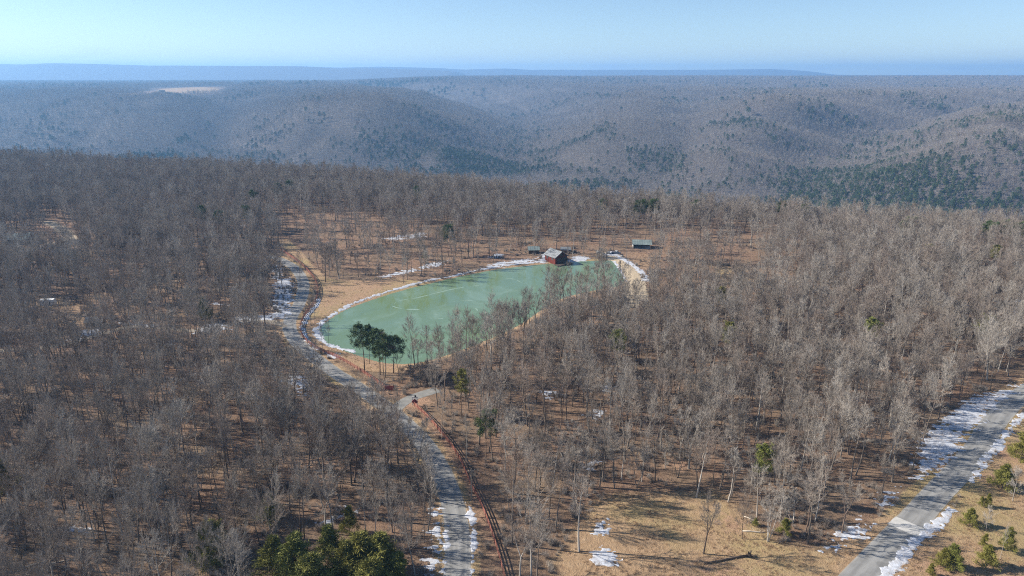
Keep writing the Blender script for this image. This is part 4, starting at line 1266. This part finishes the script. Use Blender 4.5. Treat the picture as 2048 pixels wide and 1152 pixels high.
# small evergreens right of the straight road
for i, (px, py, pyt, f, w, lb) in enumerate((
        (2040, 925, 862, 2, 1.1, 'large green cedar by the right edge above the others'),
        (2004, 975, 930, 1, 1.2, 'round green cedar below the large one right of the road'),
        (1962, 1012, 992, 0, 0.8, 'tiny green pine, left of a pair right of the road'),
        (1974, 1014, 988, 1, 0.7, 'tiny green pine, right of a pair right of the road'),
        (1938, 1050, 1018, 1, 1.2, 'squat dark green cedar near the road snow'),
        (2012, 1102, 1054, 2, 0.9, 'pale green cedar with a dark shadow near the right edge'),
        (1966, 1095, 1068, 0, 0.9, 'small green cedar just above a larger one at lower right'),
        (1972, 1132, 1092, 1, 1.1, 'bushy green cedar below its smaller neighbour at lower right'),
        (1886, 1134, 1098, 1, 1.1, 'bushy green pine, left of the joined pair near the bottom'),
        (1906, 1138, 1092, 0, 1.2, 'bushy green pine, right of the joined pair near the bottom'),
        (1860, 1152, 1126, 2, 1.0, 'small green pine close to the bottom edge right of the road'))):
    pine_at(px, py, pyt, f, lb, YOUNG, 'small evergreens right of the straight road', wide=w)

# bare trees that stand out: base pixel, top row, form index, lean, width, label
LAND = [
    (1158, 1104, 962, 2, 0, 1.0, 'tall pale bare tree casting its shadow over the snow patch in the clearing'),
    (1407, 1108, 1000, 3, 0.06, 0.85, 'small dark forked bare tree standing alone in the tan clearing'),
    (1484, 1079, 1008, 7, -0.05, 0.8, 'short dark bare tree at the right edge of the clearing'),
    (1535, 1084, 974, 5, 0, 0.8, 'pale many stemmed bare tree at the end of the bleached log'),
    (1586, 1047, 985, 5, 0.45, 1.2, 'pale bare tree leaning far to the right beside the bushy cedar'),
    (1310, 962, 862, 0, 0, 0.9, 'thick dark trunked bare tree at the top edge of the clearing'),
    (1355, 956, 868, 5, 0, 0.9, 'dark vine clad clump of bare stems at the top of the clearing'),
    (1172, 933, 830, 2, 0, 0.8, 'bare tree beside the small snow patch above the clearing'),
    (1181, 959, 888, 7, 0, 0.7, 'slim bare tree just below the small snow patch above the clearing'),
    (1243, 959, 862, 6, 0, 0.8, 'slim pale bare tree left of the thick dark trunk'),
    (1283, 964, 870, 6, 0, 0.8, 'pale slender bare tree next to the thick dark trunk'),
    (1208, 909, 820, 3, 0, 1.1, 'wide forked bare tree above the clearing with a black trunk base'),
    (1456, 1005, 902, 2, 0, 0.9, 'pale high bare tree at the upper right corner of the clearing'),
    (1513, 1037, 940, 0, 0, 0.8, 'brown bare tree behind the short pale logs'),
    (1630, 1044, 925, 2, 0.05, 0.7, 'thin pale bare tree nearest the roadside snow patch'),
    (1040, 1152, 1050, 3, -0.02, 1.0, 'forked bare tree at the bottom edge right of the fence'),
    (1062, 1153, 1026, 1, 0, 0.9, 'pale tall bare tree at the bottom edge beside the forked one'),
    (1024, 1090, 905, 0, -0.10, 0.7, 'crooked bare tree leaning left over the fence'),
    (1098, 1040, 945, 0, 0, 0.8, 'straight dark bare tree in the litter right of the fence'),
    (1055, 1015, 905, 6, 0, 0.8, 'bare tree with a pale trunk beside a little snow right of the fence'),
    (1080, 975, 870, 4, 0, 0.7, 'dark twin trunked bare tree right of the lone pine'),
    (830, 1152, 1040, 1, 0, 0.9, 'large bare tree left of the road at the bottom edge'),
    (867, 1116, 1010, 2, 0, 0.45, 'thin bare pole of a tree in the roadside snow at the bottom'),
    (908, 891, 800, 2, -0.06, 0.6, 'slim bare tree right of the fence below the drive'),
    (884, 880, 788, 6, 0, 0.6, 'slim bare tree closest to the upper part of the lower fence'),
    (932, 928, 835, 2, 0, 0.5, 'thin bare tree left of the lone pine'),
    (2025, 1002, 945, 8, 0, 1.0, 'bushy grey bare tree under the cedars by the right edge'),
    (1972, 1062, 1022, 8, 0, 1.0, 'small pale leafless tree among the cedars right of the road'),
    (1999, 1120, 1060, 6, 0.08, 0.35, 'leaning bare stem beside the pale green cedar'),
    (600, 566, 512, 7, 0, 0.6, 'slight bare tree just right of the upper road bend'),
    (622, 650, 600, 6, 0, 0.5, 'thin bare tree on the bank between fence and pond tip'),
    (630, 646, 590, 6, 0, 0.5, 'second thin bare tree on the bank by the pond tip'),
    (646, 700, 650, 2, 0, 0.5, 'thin dark bare tree at the near tip of the pond'),
    (658, 704, 636, 2, 0, 0.5, 'tall thin dark bare tree at the near tip of the pond'),
    (651, 563, 497, 0, 0, 0.9, 'dark bare tree nearest the grass in the field above the pond'),
    (659, 553, 500, 7, 0, 0.8, 'bare tree just behind the one nearest the grass'),
    (717, 553, 508, 4, 0, 0.9, 'twin trunked bare tree on the grass above the pond'),
    (754, 545, 492, 0, 0, 0.9, 'straight bare tree on the slope right of the twin trunked one'),
    (807, 566, 520, 6, 0, 0.8, 'bare tree near the left shore snow of the pond'),
    (634, 527, 472, 0, 0, 0.9, 'bare tree in the row above the field, right one of two'),
    (620, 522, 476, 1, 0, 0.8, 'bare tree in the row above the field, left one of two'),
    (815, 559, 505, 0, 0, 0.9, 'bare tree above the left pond shore, taller of two'),
    (847, 555, 508, 1, 0, 0.9, 'bare tree close to the white pond edge above the grass'),
    (886, 557, 512, 0, 0, 0.8, 'bare tree on the white pond edge right of the grass'),
    (1059, 648, 580, 0, 0, 0.9, 'tall bare tree standing on the tan point of the near shore'),
    (995, 655, 607, 3, -0.1, 0.8, 'leaning dark bare tree on the near shore against the ice'),
    (1046, 665, 610, 6, 0, 0.6, 'slim bare tree left of the tall one on the near shore'),
    (878, 725, 660, 4, 0, 0.8, 'bare tree at the near shore right of the pines'),
    (905, 722, 655, 0, 0, 0.7, 'bare tree at the near shore with water behind, right of the twin trunks'),
    (806, 768, 738, 8, 0, 1.3, 'dark tangled leafless shrub nearest the pond side pines'),
    (824, 764, 730, 5, 0, 1.1, 'dark many stemmed shrub between the pines and the entrance drive'),
    (842, 774, 738, 8, 0, 1.3, 'dark tangled leafless shrub just above the entrance drive'),
    (856, 768, 726, 5, 0, 1.1, 'tall dark thicket of bare stems above the end of the drive'),
    (872, 776, 740, 8, 0, 1.3, 'dark leafless shrub at the far end of the entrance drive'),
    (1309, 518, 470, 1, 0, 0.9, 'stout bare tree on the brown slope right of the dam'),
]
bare = []           # x, y, height, form, rot, lean, width, label or None
for (px, py, pyt, f, ln, wd, lb) in LAND:
    x, y = at(px, py)
    H = pole_height(px, py, pyt)
    bare.append((x, y, H / FORMS[f][3], f, (px * 1.7) % 6.28, ln, wd, lb))
    taken.append((x, y, 2.2))

# all other trees of the plateau
cell = 4.5
cx_, cy_ = np.meshgrid(np.arange(-900, 900, cell), np.arange(96, 900, cell))
tx = cx_.ravel() + rng.uniform(-0.46, 0.46, cx_.size) * cell
ty = cy_.ravel() + rng.uniform(-0.46, 0.46, cx_.size) * cell
ppx, ppy, _ = project(tx, ty, np.zeros(len(tx)))
tpx, tpy, _ = project(tx, ty, np.full(len(tx), 16.0))
ok = (ppx > -260) & (ppx < 2048 + 160) & (tpy < 1152 + 30) & (ty < np.interp(tx, RIM_X, RIM_Y) + 120)
tx, ty = tx[ok], ty[ok]
ppx, ppy, _ = project(tx, ty, np.zeros(len(tx)))
dens = 0.76 + 0.5 * (fbm(tx / 38.0, ty / 38.0, 101, 3) - 0.5)
def thin(poly, v, soft=6.0):
    global dens
    k = smooth(0.5 - poly_sd(tx, ty, poly) / (2 * soft))
    dens = dens * (1 - k) + dens * v * k
thin(PARK, 0.24, 10)
thin(ats([(1280, 512), (1560, 500), (1580, 560), (1540, 600), (1400, 600), (1290, 580)]), 0.5, 12)
thin(ats([(470, 690), (560, 680), (650, 735), (720, 790), (800, 850), (810, 900), (700, 850), (560, 770)]), 0.5, 8)
thin(THIN_C, 0.62, 12)
thin(THIN_D, 0.6, 6)
thin(ats([(10, 468), (60, 462), (150, 478), (150, 520), (10, 535)]), 0.25, 8)
thin(ats([(86, 436), (138, 438), (146, 488), (96, 488)]), 0.05, 4)
thin(FIELD, 0.0, 2); thin(CLEARING, 0.0, 3); thin(EAST, 0.0, 3); thin(VERGE, 0.0, 2); thin(DAMSIDE, 0.02, 4); thin(GLADE, 0.04, 4); thin(WESTYARD, 0.25, 8)
d, _ = line_dist(tx, ty, ROAD); dens[d < np.where(ppy < 790, 9.0, 5.6)] = 0
d2, _ = line_dist(tx, ty, ROAD2); dens[d2 < 7.5] = 0
# open strip east of the lower road, as far as the fence and a little beyond
dB, _ = line_dist(tx, ty, FENCE_B); dens[dB < 5] = 0
dA, _ = line_dist(tx, ty, FENCE_A); dens[dA < 4] = 0
between = (d < 16) & (dB < 14); dens[between & (d < dB + 6) & (tx > np.interp(ty, ROAD[::-1, 1], ROAD[::-1, 0]))] = 0
for ln_, w_ in ((LANE, 3.2), (DRIVE, 5.0), (DAMROAD, 6.5), (FARLANE, 5.0)):
    dd, _ = line_dist(tx, ty, ln_); dens[dd < w_] = 0
dpnd = poly_sd(tx, ty, POND); dens[dpnd < 2.0] = 0
dens[(dpnd < 22)] *= 0.7
west_shore = (dpnd < 14) & (ppx < 1000) & (ppy < 600); dens[west_shore] *= 0.4
for px, py, rr in ((1113, 520, 9), (1067, 505, 5), (1131, 505, 5), (1283, 494, 8), (41, 486, 10), (193, 652, 7), (97, 609, 6), (1232, 508, 5), (810, 800, 7), (780, 779, 5), (560, 600, 7), (565, 570, 7)):
    x, y = at(px, py); dens[np.hypot(tx - x, ty - y) < rr] = 0
for (x, y, rr) in taken:
    dens[np.hypot(tx - x, ty - y) < rr] = 0
dens[(ppy > 1138) & (ppx > 1085)] = 0
dens[(ppx > 505) & (ppx < 815) & (ppy > 1095) & (ppy < 1330)] *= 0.15
dens[(ppx > 390) & (ppx < 460) & (ppy > 1080) & (ppy < 1180)] *= 0.2
keep = rng.uniform(size=len(tx)) < dens
tx, ty = tx[keep], ty[keep]
n = len(tx)
form_p = np.array([.19, .14, .20, .07, .08, .05, .13, .09, .05])
tf_ = rng.choice(9, n, p=form_p)
ts = rng.normal(0.90, 0.17, n).clip(0.45, 1.25)
tr = rng.uniform(0, 6.283, n)
tl = rng.normal(0, 0.035, n)
tw_ = rng.uniform(0.62, 1.02, n)
for i in range(n):
    bare.append((tx[i], ty[i], ts[i], int(tf_[i]), tr[i], tl[i], tw_[i], None))

# the largest 300 in view are things of their own, the rest is one wood
B = np.array([(b[0], b[1], b[2] * FORMS[b[3]][3]) for b in bare])
bpx, bpy_, bd = project(B[:, 0], B[:, 1], np.zeros(len(B)))
_, bty, _ = project(B[:, 0], B[:, 1], B[:, 2])
vis = np.clip(np.minimum(bpy_, 1152) - np.maximum(bty, 0), 0, None) / np.maximum(bpy_ - bty, 1)
size = (bpy_ - bty) * vis
size[(bpx < 8) | (bpx > 2040) | (vis < 0.35)] = 0
size[:len(LAND)] = 1e6
order = np.argsort(-size)
single = order[:300]

def region(px, py, x, y):
    if px > np.interp(py, [760, 1160], [2010, 1730]) and py > 780: return 'right of the straight road'
    rd = np.interp(y, ROAD[::-1, 1], ROAD[::-1, 0])
    if x < rd:
        dd = float(line_dist(np.array([x]), np.array([y]), ROAD)[0][0])
        if dd < 11: return 'at the left verge of the curving road'
        if px < 280: return 'in the wood of the bottom left corner'
        if px < 520: return 'in the wood left of the evergreen thicket'
        if py > 1060: return 'around the evergreen thicket'
        return 'in the wood above the evergreen thicket'
    if px < 1010: return 'in the strip right of the red fence'
    if px < 1240: return 'in the thin wood left of the clearing'
    if px < 1480 and py > 1000: return 'in the tan clearing'
    if px < 1480: return 'in the wood above the clearing'
    if px < 1700: return 'in the wood left of the straight road'
    return 'in the wood above the roadside snow'

ORD = ['lowest', 'second lowest', 'third lowest', 'fourth lowest', 'fifth lowest', 'sixth lowest', 'seventh lowest', 'eighth lowest', 'ninth lowest', 'tenth lowest', 'eleventh lowest', 'twelfth lowest'] + [w + ' lowest' for w in 'thirteenth fourteenth fifteenth sixteenth seventeenth eighteenth nineteenth twentieth'.split()]
info = []
cnt = {}
for i in sorted(single, key=lambda k: -bpy_[k]):
    b = bare[i]
    if b[7]:
        info.append((i, b[7], 'bare trees that stand out')); continue
    H = B[i, 2]
    size_w = 'tall' if H > 16.2 else ('short' if H < 12.5 else 'middling')
    reg = region(bpx[i], bpy_[i], b[0], b[1])
    key = (size_w, FORMS[b[3]][4], reg)
    k = cnt.get(key, 0); cnt[key] = k + 1
    o_w = ORD[k] if k < len(ORD) else 'one of the highest placed'
    info.append((i, f'{size_w} {FORMS[b[3]][4]} bare tree {reg}, {o_w}', 'bare trees ' + reg))
for i, lb, gr in info:
    b = bare[i]
    place_tree('bare_tree', FORMS[b[3]], b[0], b[1], b[4], b[2], lb, 'tree', gr, (0.0, b[5]), b[6])

# ------------------------------------------------------------------ the rest of the forest, scattered
def scatter(name, pts, kinds, rots, scls, protos, label, cat):
    pc = bpy.data.collections.new(name + '_forms')
    for k, me in enumerate(protos):
        pc.objects.link(bpy.data.objects.new(f'{name}_form_{k:02d}', me))
    me = bpy.data.meshes.new(name)
    n = len(pts)
    me.vertices.add(n); me.vertices.foreach_set('co', np.asarray(pts, np.float32).ravel())
    a = me.attributes.new('form', 'INT', 'POINT'); a.data.foreach_set('value', np.asarray(kinds, np.int32))
    a = me.attributes.new('turn', 'FLOAT_VECTOR', 'POINT'); a.data.foreach_set('vector', np.asarray(rots, np.float32).ravel())
    a = me.attributes.new('size', 'FLOAT_VECTOR', 'POINT'); a.data.foreach_set('vector', np.asarray(scls, np.float32).ravel())
    o = link(name, me)
    ng = bpy.data.node_groups.new(name, 'GeometryNodeTree')
    ng.interface.new_socket('Geometry', in_out='INPUT', socket_type='NodeSocketGeometry')
    ng.interface.new_socket('Geometry', in_out='OUTPUT', socket_type='NodeSocketGeometry')
    gi, go = ng.nodes.new('NodeGroupInput'), ng.nodes.new('NodeGroupOutput')
    ip = ng.nodes.new('GeometryNodeInstanceOnPoints'); ci = ng.nodes.new('GeometryNodeCollectionInfo')
    ci.inputs['Collection'].default_value = pc; ci.inputs['Separate Children'].default_value = True; ci.inputs['Reset Children'].default_value = True
    ip.inputs['Pick Instance'].default_value = True
    def na(t, nm):
        q = ng.nodes.new('GeometryNodeInputNamedAttribute'); q.data_type = t; q.inputs['Name'].default_value = nm
        return q.outputs['Attribute']
    L = ng.links
    L.new(gi.outputs[0], ip.inputs['Points']); L.new(ci.outputs[0], ip.inputs['Instance'])
    L.new(na('INT', 'form'), ip.inputs['Instance Index'])
    e2r = ng.nodes.new('FunctionNodeEulerToRotation')
    L.new(na('FLOAT_VECTOR', 'turn'), e2r.inputs[0]); L.new(e2r.outputs[0], ip.inputs['Rotation'])
    L.new(na('FLOAT_VECTOR', 'size'), ip.inputs['Scale'])
    L.new(ip.outputs[0], go.inputs[0])
    o.modifiers.new('scatter', 'NODES').node_group = ng
    set_props(o, label, cat, kind='stuff')
    return o

rest = [bare[i] for i in order[300:]]
rx = np.array([b[0] for b in rest]); ry = np.array([b[1] for b in rest]); rz = terrain(rx, ry) - 0.05
rs = np.array([b[2] for b in rest]); rw = np.array([b[6] for b in rest])
scatter('bare_woodland', np.stack([rx, ry, rz], 1), [b[3] for b in rest], np.stack([rx * 0, [b[5] for b in rest], [b[4] for b in rest]], 1),
        np.stack([rs * rw, rs * rw, rs], 1), [f[2] for f in FORMS], 'leafless grey brown woodland covering the plateau around the pond', 'woodland')

# low brush under the trees and tufts of dry grass in the open
def brush(seed):
    r = np.random.default_rng(seed); tw = []
    for k in range(90):
        a = r.uniform(0, 6.28); d = np.array([math.cos(a) * r.uniform(0.1, 0.7), math.sin(a) * r.uniform(0.1, 0.7), 1.0]); d /= np.linalg.norm(d)
        p = np.array([r.normal() * 0.18, r.normal() * 0.18, 0]); L = r.uniform(0.5, 1.3)
        side = np.cross(d, r.normal(size=3)); side /= np.linalg.norm(side)
        tw.append((p - side * 0.012, p + side * 0.012, p + d * L))
        for j in range(3):
            d2 = d + r.normal(size=3) * 0.45; d2 /= np.linalg.norm(d2); q = p + d * L * r.uniform(0.3, 0.9)
            s2 = np.cross(d2, r.normal(size=3)); s2 /= np.linalg.norm(s2)
            tw.append((q - s2 * 0.009, q + s2 * 0.009, q + d2 * L * 0.5))
    V, F = spikes_mesh(tw)
    return mesh_np('brush', V, F, [M['twig']])
def tuft_mesh(seed):
    r = np.random.default_rng(seed); tw = []
    for k in range(46):
        a = r.uniform(0, 6.28); d = np.array([math.cos(a) * r.uniform(0.1, 0.9), math.sin(a) * r.uniform(0.1, 0.9), 1.0]); d /= np.linalg.norm(d)
        p = np.array([r.normal() * 0.16, r.normal() * 0.16, 0]); L = r.uniform(0.12, 0.42)
        side = np.cross(d, r.normal(size=3)); side /= np.linalg.norm(side)
        tw.append((p - side * 0.016, p + side * 0.016, p + d * L))
    V, F = spikes_mesh(tw)
    return mesh_np('tuft', V, F, [M['straw']])
bx_ = rng.uniform(-330, 330, 60000); by_ = rng.uniform(112, 430, 60000)
bp, bq, _ = project(bx_, by_, np.zeros(len(bx_)))
okb = (bp > -40) & (bp < 2090) & (bq < 1175) & (by_ < np.interp(bx_, RIM_X, RIM_Y))
for ln_, w_ in ((ROAD, 3.4), (ROAD2, 3.9), (LANE, 2.4), (DRIVE, 3.0), (DAMROAD, 4.0), (FENCE_A, 1.0), (FENCE_B, 1.0)):
    okb &= line_dist(bx_, by_, ln_)[0] > w_
okb &= poly_sd(bx_, by_, POND) > 1.5
for px, py, rr in ((1112, 521, 8), (1067, 505, 4), (1131, 505, 4), (1283, 494, 6), (193, 652, 5), (97, 609, 4)):
    x, y = at(px, py); okb &= np.hypot(bx_ - x, by_ - y) > rr
bx_, by_ = bx_[okb], by_[okb]
openz = np.minimum.reduce([poly_sd(bx_, by_, q) for q in (FIELD, CLEARING, EAST, VERGE)]) < 0
clump = fbm(bx_ / 9.0, by_ / 9.0, 201, 3)
sel = (~openz) & (clump > 0.53) & ((poly_sd(bx_, by_, PARK) > 0) | (clump > 0.66))
n = int(sel.sum())
bs = rng.uniform(0.5, 1.5, n)
scatter('undergrowth', np.stack([bx_[sel], by_[sel], terrain(bx_[sel], by_[sel])], 1), rng.integers(0, 3, n), np.stack([np.zeros(n), np.zeros(n), rng.uniform(0, 6.28, n)], 1),
        np.stack([bs, bs, bs * rng.uniform(0.6, 1.3, n)], 1), [brush(210 + k) for k in range(3)], 'low leafless brush scattered over the litter under the trees', 'undergrowth')
gx_ = rng.uniform(-160, 190, 90000); gy_ = rng.uniform(112, 330, 90000)
og = np.minimum.reduce([poly_sd(gx_, gy_, q) for q in (CLEARING, EAST, VERGE)]) < 2
og |= (poly_sd(gx_, gy_, FIELD) < 0) & (rng.uniform(size=len(gx_)) < 0.2)
gp, gq, _ = project(gx_, gy_, np.zeros(len(gx_)))
og &= (gp > 300) & (gp < 2090) & (gq < 1175) & (fbm(gx_ / 6.0, gy_ / 6.0, 221, 3) > 0.44) & (poly_sd(gx_, gy_, POND) > 1.2)
for ln_, w_ in ((ROAD, 3.1), (ROAD2, 3.5), (DRIVE, 2.6)): og &= line_dist(gx_, gy_, ln_)[0] > w_
gx_, gy_ = gx_[og], gy_[og]
n = len(gx_); bs = rng.uniform(0.5, 1.4, n)
scatter('dry_grass', np.stack([gx_, gy_, terrain(gx_, gy_)], 1), rng.integers(0, 3, n), np.stack([np.zeros(n), np.zeros(n), rng.uniform(0, 6.28, n)], 1),
        np.stack([bs, bs, bs * 0.8], 1), [tuft_mesh(230 + k) for k in range(3)], 'tufts of dry tan grass in the clearing, field and verges', 'grass')

# slopes and far hills
def band(y0, y1, cell, seed):
    g = np.random.default_rng(seed)
    xmax = y1 * 0.80 + 60
    X, Y = np.meshgrid(np.arange(-xmax, xmax, cell), np.arange(y0, y1, cell))
    X = X.ravel() + g.uniform(-0.5, 0.5, X.size) * cell; Y = Y.ravel() + g.uniform(-0.5, 0.5, Y.size) * cell
    m = np.abs(X) < Y * 0.78 + 40
    return X[m], Y[m]

# running horizon per bearing, to leave out what hills hide
NB = 700
bear = np.linspace(-0.72, 0.72, NB)
dist = np.concatenate([np.arange(150, 2500, 10.0), np.arange(2500, 9500, 30.0)])
BX, BD = np.meshgrid(bear, dist, indexing='ij')
hh = terrain((BD * np.sin(BX)).ravel(), (BD * np.cos(BX)).ravel()).reshape(BX.shape)
yr_ = np.interp(BD * np.sin(BX), RIM_X, RIM_Y)
canopy = np.where((BD * np.cos(BX) > 400), 6.0, 0.0)
run = np.maximum.accumulate((hh + canopy - CAM_H) / BD, axis=1)
def visible(X, Y, Z, extra):
    b_ = np.arctan2(X, Y); d_ = np.hypot(X, Y)
    bi = np.clip(np.round((b_ + 0.72) / 1.44 * (NB - 1)).astype(int), 0, NB - 1)
    di = np.clip(np.searchsorted(dist, d_) - 2, 0, len(dist) - 1)
    return (Z + extra - CAM_H) / d_ > run[bi, di] - 0.003

FP, FK, FR, FS = [], [], [], []
CP_, CK, CR, CS = [], [], [], []
gg = np.random.default_rng(77)
yrim_min = RIM_Y.min()
# hand placed stands of conifers: pixel centre, radii in metres, weight
STANDS = [(1740, 385, 150, 210, 0.5), (1690, 355, 120, 90, 0.4), (960, 330, 130, 150, 0.6), (1000, 352, 160, 60, 0.45), (1150, 380, 150, 40, 0.45), (900, 350, 120, 40, 0.45), (300, 322, 110, 50, 0.85),
          (870, 190, 110, 120, 0.4), (1120, 300, 120, 70, 0.22), (1310, 330, 90, 120, 0.2), (1480, 245, 90, 140, 0.2), (1980, 320, 160, 120, 0.12), (1960, 245, 160, 160, 0.15), (800, 300, 160, 120, 0.2),
          (750, 172, 380, 200, 0.4), (1870, 430, 200, 40, 0.5), (1620, 410, 120, 30, 0.5)]
stands = []
for (px, py, ra, rb_, w_) in STANDS:
    x, y = cast(px, py); stands.append((x, y, ra, rb_, w_))
for (y0, y1, cl, sc, seed) in ((200, 2300, 7.6, 1.0, 1), (2300, 4300, 11.5, 1.5, 2), (4300, 8600, 24.0, 2.2, 3)):
    X, Y = band(y0, y1, cl, seed)
    X, Y = X[Y > np.interp(X, RIM_X, RIM_Y) + 112], Y[Y > np.interp(X, RIM_X, RIM_Y) + 112]
    Z = terrain(X, Y)
    v = visible(X, Y, Z, 20 * sc)
    X, Y, Z = X[v], Y[v], Z[v]
    v = (poly_sd(X, Y, FARFIELD) > 55) 
    X, Y, Z = X[v], Y[v], Z[v]
    # conifers like the valley bottoms and some spurs
    c = 0.12 * smooth((-115 - Z) / 35) * smooth((fbm(X / 180.0, Y / 180.0, 131, 3) - 0.46) / 0.12)
    c = np.maximum(c, 0.10 * smooth((fbm(X / 260.0, Y / 260.0, 141, 4) - 0.62) / 0.08))
    c = c + 0.003
    for (sx, sy, ra, rb_, w_) in stands:
        k = np.exp(-((X - sx) / ra) ** 2 - ((Y - sy) / rb_) ** 2)
        c = np.maximum(c, w_ * smooth((k + 0.6 * (fbm(X / 60.0, Y / 60.0, 151, 3) - 0.5) - 0.2) / 0.3))
    con = gg.uniform(size=len(X)) < c
    n = len(X)
    r_ = gg.uniform(0, 6.283, n); s_ = sc * gg.uniform(0.7, 1.15, n)
    for sel, P_, K_, R_, S_, nk in ((~con, FP, FK, FR, FS, 4), (con, CP_, CK, CR, CS, 3)):
        m = int(sel.sum())
        P_.append(np.stack([X[sel], Y[sel], Z[sel] - 0.3], 1)); K_.append(gg.integers(0, nk, m)); R_.append(np.stack([np.zeros(m), np.zeros(m), r_[sel]], 1))
        hs = s_[sel] / sc ** 0.35
        S_.append(np.stack([s_[sel], s_[sel], hs], 1))
scatter('valley_forest', np.concatenate(FP), np.concatenate(FK), np.concatenate(FR), np.concatenate(FS), LOD, 'hazy leafless forest covering the far slopes and hills', 'forest')
scatter('conifer_forest', np.concatenate(CP_), np.concatenate(CK), np.concatenate(CR), np.concatenate(CS), CLOD, 'dark green conifers scattered through the valley and its slopes', 'forest')
print('counts', len(bare), sum(len(p) for p in FP), sum(len(p) for p in CP_), 'ground', nx, ny, 'snow', sn_base)

# ------------------------------------------------------------------ the air
hz = MB(); hz.box(-15500, 15500, -1500, 18500, float(fz.min()) - 1.0, float(fz.max()) + 25.0)
hm = bpy.data.materials.new('haze')
hm.use_nodes = True
hn = hm.node_tree
hn.nodes.clear()
ho = hn.nodes.new('ShaderNodeOutputMaterial'); hv = hn.nodes.new('ShaderNodeVolumePrincipled')
hv.inputs['Color'].default_value = (0.29, 0.585, 1.0, 1)
hv.inputs['Density'].default_value = HAZE_DENSITY
hv.inputs['Anisotropy'].default_value = 0.25
hn.links.new(hv.outputs[0], ho.inputs['Volume'])
set_props(link('haze', hz.mesh('haze', hm)), 'thin blue haze filling the air over the valleys', 'haze', kind='stuff')
